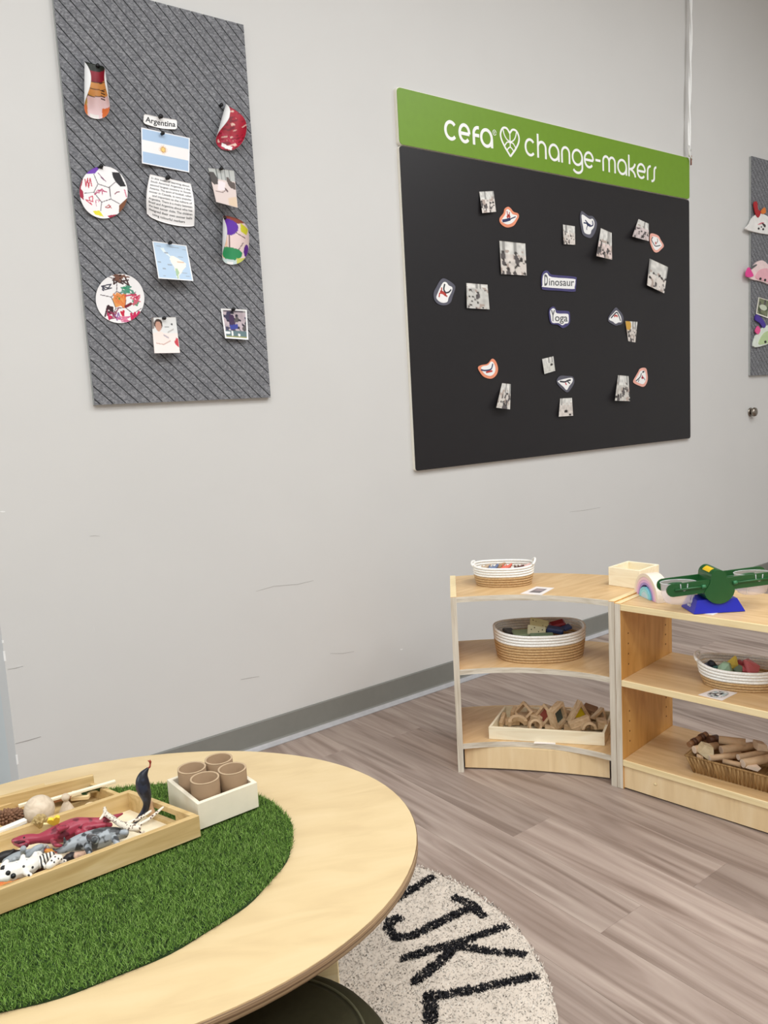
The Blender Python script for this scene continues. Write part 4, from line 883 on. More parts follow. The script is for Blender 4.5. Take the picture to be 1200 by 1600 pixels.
# ------------------------------------------------------------------ cards on the shelves
def card(name, label, quad, zz, printf=None):
    P_, u, v = quad_px(*quad, 26, 30); W = np.zeros(P_.shape[:2]+(3,))
    for i in range(26):
        for j in range(30): W[i, j] = pz(*P_[i, j], zz)
    W[..., 2] = zz+.0012
    C = np.zeros(W.shape); C[:] = S3(238, 230, 226)
    if printf is not None: printf(C, u, v)
    n1 = 26*30; V = np.concatenate([W.reshape(-1, 3), (W-np.array([0, 0, .0009])).reshape(-1, 3)]); I = np.arange(n1).reshape(26, 30)
    q = np.stack([I[:-1, :-1], I[:-1, 1:], I[1:, 1:], I[1:, :-1]], -1).reshape(-1, 4); rim = np.concatenate([I[0, :], I[1:, -1], I[-1, -2::-1], I[-2:0:-1, 0]]); rq = np.stack([rim, np.roll(rim, -1), np.roll(rim, -1)+n1, rim+n1], -1)
    me = bpy.data.meshes.new(name); me.from_pydata(V.tolist(), [], np.concatenate([q[:, ::-1], q+n1, rq]).tolist()); a = me.color_attributes.new('Col', 'FLOAT_COLOR', 'POINT'); CC = np.ones((2*n1, 4)); CC[:n1, :3] = C.reshape(-1, 3); CC[n1:, :3] = S3(240, 238, 234); a.data.foreach_set('color', CC.ravel()); me.materials.append(M_print); me.update()
    o = bpy.data.objects.new(name, me); col.objects.link(o); return tag(o, label, 'card', 'picture cards on the shelves')
def pr1(C, u, v): C[(abs(u-.5) < .27) & (abs(v-.5) < .28)] = S3(120, 112, 112); C[(abs(u-.5) < .2) & (abs(v-.42) < .1)] = S3(170, 150, 150)
def pr3(C, u, v):
    d = np.hypot((u-.5)/.36, (v-.5)/.42); C[d < 1] = S3(120, 124, 130); C[d < .9] = S3(236, 234, 232); n1 = vnoise(u, v, 10, 9); C[(d < .85) & (n1 > .58)] = S3(50, 58, 66); C[(d < .85) & (n1 < .3)] = S3(150, 186, 190)
card('picture_card', 'picture card lying in front of the smallest rope basket', ((838, 917), (866, 919), (846, 930), (813, 928)), zt, pr1)
card('picture_card', 'picture card with round print before the basket of stones', ((1117, 1077), (1152, 1083), (1128, 1095), (1091, 1086)), .347, pr3)
card('picture_card', 'picture card half under the blue base of balance scale', ((1110, 948), (1138, 951), (1114, 961.5), (1086, 957)), SH-.001, None)
card('picture_card', 'worn white label at front edge of the curved bottom board', ((836, 1157.5), (868, 1159), (868, 1163), (834, 1162)), .097, None)

# ------------------------------------------------------------------ trays and boxes
def tray(name, label, cat, loc_, rz, L, Wd, Hh, t_, mt, group=None, handle=False, base=True, mb_=None, shear=0.):
    """open tray, origin at its front-left bottom corner, x along the front, y to the back"""
    t = thing(name, label, cat, loc_, rz, group); K = Matrix(((1, -shear, 0, 0), (0, 1, 0, 0), (0, 0, 1, 0), (0, 0, 0, 1)))
    MB().box(0, L, 0, t_, 0, Hh, bev=.0008, T=K).build('front_wall', mt, t); MB().box(0, L, Wd-t_, Wd, 0, Hh, bev=.0008, T=K).build('back_wall', mt, t)
    for x in (0, L-t_):
        if handle:
            mb = MB(); y0, y1 = Wd/2-.045, Wd/2+.030; h0, h1 = Hh*.30, Hh*.74
            mb.box(x, x+t_, t_, y0, 0, Hh, T=K).box(x, x+t_, y1, Wd-t_, 0, Hh, T=K).box(x, x+t_, y0, y1, 0, h0, T=K).box(x, x+t_, y0, y1, h1, Hh, T=K); mb.build('side_wall', mt, t)
        else: MB().box(x, x+t_, t_, Wd-t_, 0, Hh, bev=.0008, T=K).build('side_wall', mt, t)
    MB().box(t_, L-t_, t_, Wd-t_, .0005, .005, T=K).build('base', mb_ or mt, t); return t
# tray of building blocks, bottom board of the curved shelf
A = pz(764, 1155, .097); B = pz(945, 1165.6, .097); rzb = math.atan2(B[1]-A[1], B[0]-A[0])
tr = tray('wooden_tray', 'pale wooden tray of building blocks on lowest board of curved shelf', 'tray', (A[0], A[1], .0975), rzb, np.linalg.norm((B-A)[:2]), .19, .042, .008, M_pinepale, shear=-.15)
GB = 'building blocks in the pale tray'
M_paney = clear('pane_yellow', (226, 196, 30), .85); M_paned = clear('pane_green', (70, 84, 78), .9); M_paner = clear('pane_red', (140, 70, 60), .85)
def frame_block(name, label, poly, hole, th, c, rot, pane=None, mt=None):
    t = thing(name, label, 'block', tuple(c), 0, GB); t.rotation_euler = rot
    n = len(poly); vs = [(p[0], p[1], s) for s in (-th/2, th/2) for p in poly]+[(p[0], p[1], s) for s in (-th/2, th/2) for p in hole]; fs = []
    for i in range(n):
        j = (i+1) % n; fs += [(i, j, n+j, n+i), (2*n+i, 3*n+i, 3*n+j, 2*n+j), (n+i, n+j, 3*n+j, 3*n+i), (i, 2*n+i, 2*n+j, j)]
    MB().add(vs, fs).build('frame', mt or M_block, t)
    if pane: MB().prism([(p[0]*1.02, p[1]*1.02) for p in hole], -.001, .001).build('pane', pane, t)
    return t
sq = lambda s: [(-s, -s), (s, -s), (s, s), (-s, s)]
tri = lambda s: [(-s, -s*.55), (s, -s*.55), (0, s*1.0)]
rc = lambda a, b: [(-a, -b), (a, -b), (a, b), (-a, b)]
z5 = Zt(5, 740, 1070); bp = lambda x, y, zz: pz(*z5(x, y), zz)
va = math.radians(40)                        # heading of the line of sight here
frame_block('block', 'square block frame tilted at back left of the tray', sq(.026), sq(.018), .020, bp(395, 215, .150), (math.radians(58), math.radians(30), va-math.pi/2-.75))
frame_block('block', 'square block frame with dark pane standing in middle of tray', sq(.034), sq(.023), .024, bp(655, 240, .158), (math.radians(84), math.radians(-14), va-math.pi/2+1.02), M_paned)
frame_block('block', 'square block frame with reddish pane behind the dark pane frame', sq(.027), sq(.018), .022, bp(560, 240, .150), (math.radians(60), math.radians(24), va-math.pi/2-.95), M_paner)
frame_block('block', 'triangular block frame with yellow pane at right of tray', tri(.043), tri(.026), .024, bp(825, 220, .160), (math.radians(88), math.radians(4), va-math.pi/2+.55), M_paney)
frame_block('block', 'triangular block frame lying at far right of the tray', tri(.030), tri(.017), .022, bp(985, 245, .145), (math.radians(75), math.radians(25), va-math.pi/2+.4))
def ring_block(label, c, r, th, rot, half=False):
    n = 24; a1 = math.pi if half else 2*math.pi; N_ = n+1 if half else n
    po = [(r*math.cos(a1*i/n), r*math.sin(a1*i/n)) for i in range(N_)]; pi_ = [(r*.66*math.cos(a1*i/n), r*.66*math.sin(a1*i/n)) for i in range(N_)]
    mb = MB()
    if half: mb.prism(po+pi_[::-1], -th/2, th/2)
    else:
        vs = [(p[0], p[1], s) for s in (-th/2, th/2) for p in po]+[(p[0], p[1], s) for s in (-th/2, th/2) for p in pi_]; fs = []
        for i in range(n):
            j = (i+1) % n; fs += [(i, j, n+j, n+i), (2*n+i, 3*n+i, 3*n+j, 2*n+j), (n+i, n+j, 3*n+j, 3*n+i), (i, 2*n+i, 2*n+j, j)]
        mb.add(vs, fs)
    o = mb.build('block', M_block); o.location = tuple(c); o.rotation_euler = rot; return tag(o, label, 'block', GB)
ring_block('round wooden ring block at front middle of the tray', bp(478, 318, .128), .022, .024, (math.radians(72), math.radians(10), va-math.pi/2+.2))
ring_block('arched wooden block at front right of the tray', bp(900, 345, .130), .024, .024, (math.radians(80), 0, va-math.pi/2+.2), True)
ring_block('curved wooden block lying at front left of the tray', bp(345, 305, .130), .032, .02, (math.radians(25), 0, va-math.pi/2+.3), True)
def solid_block(label, c, size, rot, mt=None):
    o = MB().box(-size[0]/2, size[0]/2, -size[1]/2, size[1]/2, -size[2]/2, size[2]/2, bev=.0012).build('block', mt or M_block); o.location = tuple(c); o.rotation_euler = rot; return tag(o, label, 'block', GB)
solid_block('plank block leaning across the yellow pane triangle', bp(825, 290, .144), (.070, .022, .020), (0, math.radians(-18), rzb+.35))
solid_block('plank block lying under the leaning plank', bp(830, 330, .128), (.060, .018, .018), (0, math.radians(-14), rzb+.5))
solid_block('square wooden block at right end of the tray', bp(1000, 300, .138), (.030, .034, .028), (0, 0, rzb+.2))
solid_block('wooden block under the square frames at tray middle', bp(490, 260, .134), (.04, .03, .03), (.2, .2, rzb))
solid_block('brown wooden block at back right of the tray', bp(910, 195, .145), (.045, .03, .024), (.3, .2, rzb-.3), plain('brown_wood', (150, 116, 88), .55))
solid_block('thin wooden block standing at back left of the tray', bp(310, 230, .135), (.012, .03, .05), (.3, .2, rzb-.2))
solid_block('small flat wooden block near front middle of the tray', bp(605, 335, .122), (.04, .02, .012), (.1, .1, rzb+.1))
solid_block('wooden slat leaning in left corner of the tray', bp(228, 270, .130), (.05, .012, .02), (0, math.radians(-25), rzb+1.4))
LOWB = ('under the curved block at left of pale tray', 'left of the round ring block in pale tray', 'right of the round ring block in pale tray', 'before the dark pane frame in pale tray', 'between dark pane frame and yellow pane triangle', 'at front edge below the yellow pane triangle', 'behind the arched block in pale tray',
        'right of the arched block in pale tray', 'behind the dark pane frame in pale tray', 'behind the round ring block in pale tray', 'in back right corner of pale tray', 'behind the reddish pane frame in pale tray', 'under the tilted square frame in pale tray')
for i, (x, y, zz, sx, sy3, sz, a, b_) in enumerate(((300, 285, .118, .05, .022, .02, .3, .1), (420, 280, .116, .045, .03, .02, -.4, .2), (540, 300, .118, .055, .02, .02, .8, .1), (640, 320, .116, .04, .03, .02, -.2, .15), (720, 300, .120, .05, .024, .022, .5, .2), (760, 340, .114, .045, .02, .02, -.6, .1), (880, 270, .124, .05, .026, .022, .9, .2), (960, 320, .118, .04, .022, .02, .1, .1), (700, 215, .130, .05, .03, .022, .2, .3), (480, 225, .128, .05, .026, .02, -.3, .2), (960, 225, .132, .045, .026, .022, .4, .3), (590, 205, .130, .045, .03, .022, 1.1, .1), (370, 250, .122, .05, .03, .02, .6, .2))):
    solid_block('plain low wooden block ' + LOWB[i], bp(x, y, zz), (sx, sy3, sz), (b_, b_*.7, rzb+a))
# pale box on the curved shelf top
A = pz(951.4, 915, zt); B = pz(1000, 925.5, zt)
tray('wooden_box', 'pale open wooden box on shelf top beside the rainbow', 'box', (2.098, 1.612, zt+.0004), math.radians(-85), .112, .118, .060, .008, M_pinepale)

# wicker tray with wooden rods
wa = math.atan2(-.2, .038); WK = pz(1083, 1206.4, .095)
wk = thing('wicker_tray', 'brown wicker tray of wooden rods on lowest board of straight shelf', 'tray', (WK[0], WK[1], .0955), EA+.02)
M_wick = wood('wicker', (118, 86, 50), (160, 124, 78), (190, 154, 104), (170, 6, 12), .7, dist=1.2)
WL, WW, WH, WF = .34, .15, .050, .020
def flarewall(a, b, a2, b2, t_=.005):
    mb = MB(); d = Vector(b)-Vector(a); nrm = Vector((-d.y, d.x, 0)).normalized()*t_
    vs = [a, b, b2, a2]+[tuple(Vector(p)+nrm) for p in (a, b, b2, a2)]; mb.add(vs, [(0, 1, 2, 3), (7, 6, 5, 4), (0, 4, 5, 1), (1, 5, 6, 2), (2, 6, 7, 3), (3, 7, 4, 0)]); return mb
cb = [(0, 0, 0), (WL, 0, 0), (WL, WW, 0), (0, WW, 0)]; ct = [(-WF, -WF*.5, WH), (WL+WF, -WF*.5, WH), (WL+WF, WW+WF*.5, WH), (-WF, WW+WF*.5, WH)]
for i in range(4): flarewall(cb[i], cb[(i+1) % 4], ct[i], ct[(i+1) % 4]).build('woven_wall', M_wick, wk)
MB().box(.004, WL-.004, .004, WW-.004, .0005, .005).build('base', M_wick, wk)
MB().tube(ct, .0032, 8, True).build('rim', M_wick, wk)
mb = MB()
for i in range(34):                          # upright canes of the front wall
    f = (i+.5)/34; mb.tube([(f*WL, -.0010, .002), (-WF+f*(WL+2*WF), -WF*.5-.001, WH-.002)], .0030, 5)
mb.build('canes', M_wick, wk)
z8 = Zt(8.57, 1060, 1130); rp_ = lambda x, y, zz: pz(*z8(x, y), zz)
M_rod = wood('rod_wood', (188, 152, 116), (204, 170, 132), (218, 186, 150), (12, 12, 12), .55); M_rodd = plain('rod_dark', (92, 58, 38), .5); M_rodend = plain('rod_end', (232, 208, 184), .6); M_rodbr = plain('rod_brown', (138, 98, 66), .55)
GR = 'wooden rods in the wicker tray'
def rod(label, a, b, zz, rpx, mt=None, z2=None, name='wooden_rod'):
    p, q = rp_(*a, zz), rp_(*b, zz if z2 is None else z2); r = rpx/8.57*.00200
    t = thing(name, label, 'rod', tuple(p), 0, GR); d = q-p
    MB().tube([(0, 0, 0), tuple(d)], r, 18).build('shaft', mt or M_rod, t); dn = d/np.linalg.norm(d)
    MB().tube([tuple(-dn*.0006), tuple(dn*.0002)], r*.96, 18).build('end_face', M_rodend, t); return t
rod('round wooden rod lying on top at back of the wicker tray', (545, 222), (900, 262), .172, 52)
rod('thickest wooden rod across the middle of the wicker tray', (572, 358), (1040, 300), .158, 52)
rod('wooden rod at left behind the pointed block', (212, 356), (520, 300), .156, 48)
rod('wooden rod lying along front of the wicker tray', (415, 470), (835, 425), .145, 40)
rod('wooden rod behind the wide front right rod', (800, 455), (1340, 358), .150, 38)
rod('wide pale wooden rod at front right of wicker tray', (862, 540), (1420, 432), .150, 52)
rod('thin short wooden rod at front edge of wicker tray', (603, 508), (835, 560), .142, 32)
rod('dark round rod behind the top rod', (520, 200), (400, 225), .165, 48, M_rodd)
rod('short wooden rod low in the left corner', (250, 455), (330, 460), .140, 40)
t = thing('turned_rod', 'dark turned rod with ring grooves at left of the wicker tray', 'rod', tuple(rp_(140, 290, .160)), 0, GR)
d = rp_(375, 150, .172)-rp_(140, 290, .160); r = 46/8.57*.00186
for f0, f1, k, mt in ((0, .22, .85, M_rodbr), (.22, .36, 1.08, M_rodd), (.36, .66, .92, M_rodbr), (.66, .8, 1.1, M_rodd), (.8, 1.0, .95, M_rodbr)): MB().tube([tuple(d*f0), tuple(d*f1)], r*k, 18).build('segment', mt, t)
def wedge(label, pts, zz, depth, mt):
    P_ = [rp_(*p, zz) for p in pts]; P_ = [pv(*z8(*p), P_[0]) for p in pts]; org = P_[0]; n = np.array([FW[0], FW[1], 0]); n /= np.linalg.norm(n)
    vs = [tuple(p-org) for p in P_]+[tuple(p-org+n*depth) for p in P_]; k = len(P_); fs = [tuple(range(k)), tuple(range(k, 2*k))[::-1]]+[(i, (i+1) % k, k+(i+1) % k, k+i) for i in range(k)]
    o = MB().add(vs, fs).build('wooden_wedge', mt); o.location = tuple(org); return tag(o, label, 'block', 'wedges in the wicker tray')
wedge('pale pointed wedge block at front left of wicker tray', [(275, 400), (360, 300), (470, 330), (475, 420), (395, 490)], .156, .03, wood('wedge_pale', (190, 168, 130), (210, 190, 152), (224, 206, 172), (30, 30, 30), .6))
wedge('pale pointed block at right end of the wicker tray', [(1058, 370), (1065, 270), (1190, 300), (1200, 380)], .160, .03, wood('wedge_pink', (196, 164, 130), (212, 182, 150), (224, 198, 168), (30, 30, 30), .6))
wedge('small pinkish wedge at front right of the wicker tray', [(900, 600), (940, 575), (1110, 605), (1060, 650)], .142, .025, M_rodend)

# ------------------------------------------------------------------ balance scale
M_sg = plain('green_plastic', (28, 84, 40), .35, var=.02, spec=.5); M_sb = plain('blue_plastic', (20, 28, 166), .32, var=.02, spec=.5); M_sy = plain('yellow_plastic', (232, 190, 44), .4); M_clear = clear('clear_plastic', (246, 232, 230), .36); M_clearrim = clear('clear_rim', (244, 246, 248), .40)
A = np.array([1.971, 1.229]); B = np.array([2.088, 1.145]); ax = (B-A)/np.linalg.norm(B-A); sa_ = math.atan2(ax[1], ax[0])
cen = (A+B)/2+np.array([-ax[1], ax[0]])*.045
bs = thing('balance_scale', 'green and blue plastic balance scale with clear buckets on shelf top', 'toy scale', (cen[0], cen[1], SH), sa_)
bv = [(-.072, -.045, .0005), (.072, -.045, .0005), (.072, .045, .0005), (-.072, .045, .0005), (-.058, -.034, .036), (.054, -.034, .036), (.054, .034, .036), (-.058, .034, .036)]
base_o = MB().add(bv, [(0, 3, 2, 1), (4, 5, 6, 7), (0, 1, 5, 4), (1, 2, 6, 5), (2, 3, 7, 6), (3, 0, 4, 7)]).build('base', M_sb, bs)
# maker's mark on the left end of the base
lm = MB()
def end_pt(a, b): return (-.0720-.0008+.014*(b/.036), a, b)
def bar(a0, b0_, a1, b1_, w_=.0022):
    d = np.array([a1-a0, b1_-b0_]); d = d/np.linalg.norm(d); n = np.array([-d[1], d[0]])*w_/2
    vs = [end_pt(a0+n[0], b0_+n[1]), end_pt(a1+n[0], b1_+n[1]), end_pt(a1-n[0], b1_-n[1]), end_pt(a0-n[0], b0_-n[1])]; lm.add(vs, [(0, 1, 2, 3)])
for a0, b0_, a1, b1_ in ((.010, .024, -.008, .024), (.009, .029, .003, .020), (-.001, .029, .003, .020), (-.008, .029, -.005, .020), (.011, .012, .011, .018), (.011, .018, .005, .012), (.005, .012, .005, .018), (.001, .012, .001, .018), (.001, .018, -.004, .018), (-.004, .018, -.004, .012), (-.008, .012, -.008, .018)): bar(a0, b0_, a1, b1_)
lm.build('logo', M_lett, base_o)
TILT = Matrix.Rotation(math.radians(-4.0), 4, 'Y')
PVT = Matrix.Translation((0, 0, .078)) @ TILT
def rail(y0, y1, L0, L1):
    h = .0175; pr = [(L1*1.0+h*math.cos(math.radians(a)), h*math.sin(math.radians(a))) for a in range(-90, 91, 15)]+[(L0+h*math.cos(math.radians(a)), h*math.sin(math.radians(a))) for a in range(90, 271, 15)]
    T = PVT @ Matrix(((1, 0, 0, 0), (0, 0, -1, 0), (0, 1, 0, 0), (0, 0, 0, 1)))
    o = MB().prism(pr, -y1, -y0, T=T).build('beam_rail', M_sg, bs)
    for xa, xb in ((L0+.004, -.038), (.038, L1-.004)):
        MB().tube([tuple(PVT @ Vector((xa, y0-.002, .001))), tuple(PVT @ Vector((xb, y0-.002, .001)))], .0032, 8).build('rib', M_sg, o)
    return o
rail(-.040, -.034, -.128, .150); rail(.034, .040, -.128, .150)
for xx in (-.044, .044): MB().tube([tuple(PVT @ Vector((xx-.005, -.041, .001))), tuple(PVT @ Vector((xx+.006, -.041, .001)))], .0055, 10).build('stub', plain('green_light', (52, 116, 76), .35), bs)
hp = [(.022*math.cos(math.radians(a)), .021+.022*math.sin(math.radians(a))) for a in range(0, 181, 15)]+[(-.026, .006), (-.042, -.014)]+[(.043*math.cos(math.radians(a)), -.012+.041*math.sin(math.radians(a))) for a in range(195, 346, 15)]+[(.042, -.014), (.026, .006)]
Tm = PVT @ Matrix(((1, 0, 0, 0), (0, 0, -1, 0), (0, 1, 0, 0), (0, 0, 0, 1)))
MB().prism(hp, -.043, .043, T=Tm).build('housing', M_sg, bs)
yb = MB(); arcp = [(math.cos(math.radians(a)), math.sin(math.radians(a))) for a in range(98, 152, 9)]
yb.prism([(.0228*c_, .021+.0228*s_) for c_, s_ in arcp]+[(.0215*c_, .021+.0215*s_) for c_, s_ in arcp[::-1]], -.022, .022, T=Tm); yb.build('yellow_level', M_sy, bs)
for sg, xx in ((-1, -.098), (1, .112)):
    c = PVT @ Vector((xx, 0, 0)); n = 22
    def ringp(a, b, zz): return [(c.x+a*math.cos(2*math.pi*i/n), b*math.sin(2*math.pi*i/n), c.z+zz) for i in range(n)]
    lv = [ringp(.050, .033, .012), ringp(.047, .031, -.020), ringp(.040, .028, -.042), ringp(.030, .022, -.048)]
    vs = [p for r_ in lv for p in r_]; fs = [(k*n+i, k*n+(i+1) % n, (k+1)*n+(i+1) % n, (k+1)*n+i) for k in range(3) for i in range(n)]+[tuple(3*n+i for i in range(n))]
    bo = MB().add(vs, fs, 0, True).build('bucket', M_clear, bs)
    MB().tube(ringp(.0505, .0335, .012), .0014, 6, True).build('bucket_rim', M_clearrim, bo)
    for dy in (-.0415, .0415):
        MB().tube([(c.x-.010, dy, c.z+.016), (c.x-.009, dy, c.z+.002), (c.x, dy, c.z-.004), (c.x+.009, dy, c.z+.002), (c.x+.010, dy, c.z+.016)], .0014, 6).build('hook', M_clearrim, bo)
    MB().tube([(c.x+sg*-.030, -.030, c.z+.012), (c.x+sg*-.028, -.031, c.z-.02), (c.x+sg*-.026, -.026, c.z-.042)], .0014, 6).build('seam', M_clearrim, bo)

# ------------------------------------------------------------------ pastel rainbow stacker
RA = np.array([2.086, 1.510]); RB = np.array([2.010, 1.366]); rd = (RB-RA)/np.linalg.norm(RB-RA); ra_ = math.atan2(rd[1], rd[0])
rc_ = (RA+RB)/2
rb = thing('rainbow_stacker', 'pastel wooden rainbow stacker on shelf top beside the scale', 'toy', (rc_[0], rc_[1], SH-.0005), ra_)
TU = Matrix(((1, 0, 0, 0), (0, 0, -1, 0), (0, 1, 0, 0), (0, 0, 0, 1)))
Rr = .074; dpt = .042; cols = ((240, 226, 206), (240, 208, 214), (226, 186, 220), (176, 150, 206), (150, 220, 232), (170, 228, 238), (198, 226, 236))
rad = [Rr, .062, .052, .042]
def arch(ro, ri, c, y0, y1, nm='arch', mt=None):
    n = 20; T = TU
    po = [(ro*math.cos(math.pi*i/n), ro*math.sin(math.pi*i/n)) for i in range(n+1)]
    if ri > 0: po += [(ri*math.cos(math.pi*i/n), ri*math.sin(math.pi*i/n)) for i in range(n, -1, -1)]
    MB().prism(po, -y1, -y0, T=T).build(nm, flatcol(c), rb)
arch(.074, .0635, (240, 224, 206), .0, dpt); arch(.063, .0545, (240, 202, 212), .0, dpt); arch(.054, .0465, (224, 180, 222), .0, dpt); arch(.046, .0395, (172, 146, 208), .0, dpt)
arch(.0335, .0265, (140, 214, 228), -.004, dpt-.006); arch(.026, .0195, (168, 230, 236), -.004, dpt-.006); arch(.019, 0, (196, 222, 232), -.004, dpt-.006, 'half_disc')

# ------------------------------------------------------------------ oval table
TZ = .45; tc = np.array([.3516, 1.3466]); TA = math.radians(156.42)
tb = thing('oval_table', 'low oval birch plywood table in the foreground', 'table', (tc[0], tc[1], 0), TA)
def ell(a, b, n=96, inset=0.): return [((a-inset)*math.cos(2*math.pi*i/n), (b-inset)*math.sin(2*math.pi*i/n)) for i in range(n)]
mb = MB(); mb.prism(ell(.558, .443, inset=.0015), TZ-.0015, TZ, 0); mb.build('table_top', M_birch, tb)
MB().prism(ell(.558, .443), TZ-.0175, TZ-.0015, smooth=True).build('ply_edge', M_plyh, tb)
Lg = pv(524.5, 1505, np.array([.648, 1.078])); inv = Matrix.Rotation(-TA, 4, 'Z')
def tl(p): q = inv @ Vector((p[0]-tc[0], p[1]-tc[1], 0)); return q
q0 = tl((.630, 1.086))
for sx, sy2 in ((1, 1), (1, -1), (-1, 1), (-1, -1)):
    x, y = sx*abs(q0.x), sy2*abs(q0.y); T = Matrix.Translation((x, y, 0))
    zl = .019
    MB().box(-.024, .024, -.024, .024, zl, TZ-.018, bev=.002, T=T).build('leg', M_edge, tb)
MB().box(-.30, .30, -.012, .012, TZ-.075, TZ-.018).build('rail', M_edge, tb)

# ------------------------------------------------------------------ artificial grass mat
def blades(name, pts, h, wd, lean, cols_, mt, parent, z0):
    n = len(pts); a = rng.random(n)*2*np.pi; l = lean*(.3+rng.random(n)); hh = h*(.6+.6*rng.random(n)); b = rng.random(n)*2*np.pi
    dx, dy = np.cos(a)*wd/2, np.sin(a)*wd/2; V = np.zeros((n, 3, 3)); V[:, 0, 0] = pts[:, 0]-dx; V[:, 0, 1] = pts[:, 1]-dy; V[:, 1, 0] = pts[:, 0]+dx; V[:, 1, 1] = pts[:, 1]+dy
    V[:, 2, 0] = pts[:, 0]+np.cos(b)*l; V[:, 2, 1] = pts[:, 1]+np.sin(b)*l; V[:, :2, 2] = z0; V[:, 2, 2] = z0+hh
    me = bpy.data.meshes.new(name); me.vertices.add(3*n); me.vertices.foreach_set('co', V.ravel()); me.loops.add(3*n); me.loops.foreach_set('vertex_index', np.arange(3*n, dtype=np.int32)); me.polygons.add(n); me.polygons.foreach_set('loop_start', np.arange(0, 3*n, 3, dtype=np.int32))
    ca = me.color_attributes.new('Col', 'FLOAT_COLOR', 'POINT'); k = rng.integers(0, len(cols_), n); C = np.ones((n, 3, 4)); C[:, :, :3] = np.array([S3(*c) for c in cols_])[k][:, None, :]; ca.data.foreach_set('color', C.ravel())
    me.materials.append(mt); me.update(calc_edges=True); me.validate(); o = bpy.data.objects.new(name, me); col.objects.link(o); o.parent = parent; o['kind'] = 'stuff'; return o
gcx, gcy, ga, gb, gang = .2842, 1.3525, .409, .310, math.radians(166.0)
gm = thing('grass_mat', 'oval of green artificial grass lying on the table', 'mat', (gcx, gcy, TZ+.0003), gang)
rag = [((ga-.006)*math.cos(t_)*(1+.006*math.sin(t_*17)), (gb-.006)*math.sin(t_)*(1+.006*math.sin(t_*17))) for t_ in np.linspace(0, 2*math.pi, 120, endpoint=False)]
MB().prism(rag, 0, .004).build('backing', plain('turf_backing', (34, 58, 24), .9), gm)
n = 150000; rr = np.sqrt(rng.random(n)); th = rng.random(n)*2*np.pi
pts = np.stack([rr*np.cos(th)*(ga-.004), rr*np.sin(th)*(gb-.004)], -1)
blades('grass_blades', pts, .0072, .0016, .0065, ((82, 114, 44), (102, 137, 56), (116, 150, 68), (64, 94, 34), (136, 166, 88)), fibre_mat('grass_fibre'), gm, .003)
GZ = TZ+.0115

# ------------------------------------------------------------------ things on the table
M_traywood = wood('tray_pine', (192, 160, 106), (206, 176, 122), (217, 190, 140), (4, 50, 50), .5)
X0 = -.05
t1 = tray('wooden_tray', 'pale wooden tray of plastic animals on the grass mat', 'tray', (X0, 1.290, GZ), 0, .520-X0, .188, .040, .010, M_traywood, handle=True, mb_=M_pinepale, shear=.31)
t2 = tray('wooden_tray', 'rear wooden tray of wooden loose parts behind the animal tray', 'tray', (X0, 1.487, GZ), 0, .452-X0, .128, .030, .009, M_traywood, shear=.28)
zq = Zt(5.714, 0, 1180)
def P5(x, y, zz): return pz(*zq(x, y), zz)
KP = 1.17e-3/5.714                                   # metres per pixel of that enlargement
# white box with cardboard tubes
wb = tray('white_box', 'white wooden box of cardboard tubes on the grass mat', 'box', (.527, 1.312, GZ), math.radians(1), .122, .135, .050, .008, plain('cream_paint', (236, 226, 203), .5, var=.02))
M_card = plain('cardboard', (142, 116, 88), .8, var=.05); M_cardin = plain('cardboard_edge', (190, 164, 132), .8)
for lb, x, y in (('cardboard tube at front left of white box', .034, .038), ('cardboard tube at front right of white box', .090, .038), ('cardboard tube at back left of white box', .034, .096), ('cardboard tube at back right of white box', .090, .096)):
    r, hh = .0268, .070
    o = MB().lathe([(r-.0032, .0), (r, .0), (r, hh), (r-.0032, hh), (r-.0032, .001)], 32).build('cardboard_tube', M_card)
    MB().lathe([(r-.0033, hh-.0006), (r+.0002, hh-.0006), (r+.0001, hh+.0003), (r-.0031, hh+.0003), (r-.0033, hh-.0006)], 32, caps=False).build('cut_rim', M_cardin, o)
    o.location = (.527+x, 1.312+y, GZ+.0055); tag(o, lb, 'tube', 'cardboard tubes in the white box')
# plastic animals
M_trex = pattern('trex_red', 'noise', (104, 26, 42), (158, 52, 70), 60, .44, .38); M_grey = pattern('boar_grey', 'noise', (58, 60, 62), (158, 164, 168), 58, .5, .38); M_gir = pattern('giraffe', 'voronoi', (86, 56, 44), (232, 220, 200), 190, .30, .45)
M_dal = pattern('dalmatian', 'voronoi', (36, 32, 34), (232, 228, 218), 95, .20, .45); M_zeb = pattern('zebra', 'wave', (46, 42, 42), (232, 226, 214), 55, .42, .45); M_navy = pattern('navy_black', 'noise', (20, 22, 34), (38, 44, 62), 50, .5, .4)
GA = 'plastic animals in the tray'
def path(pts, zz): return [P5(p[0], p[1], p[2] if len(p) > 3 else zz) for p in pts]
def animal(name, label, spine, zz, mt, limbs=(), vox=.0016, k=KP):
    pts = [P5(p[0], p[1], zz) for p in spine]; r = [p[2]*k for p in spine]; ex = [([P5(p[0], p[1], z_) for p, z_ in zip(l, zs)], [p[2]*k for p in l]) for l, zs in limbs]
    return chunk(name, label, 'toy animal', pts, r, mt, GA, vox, ex)
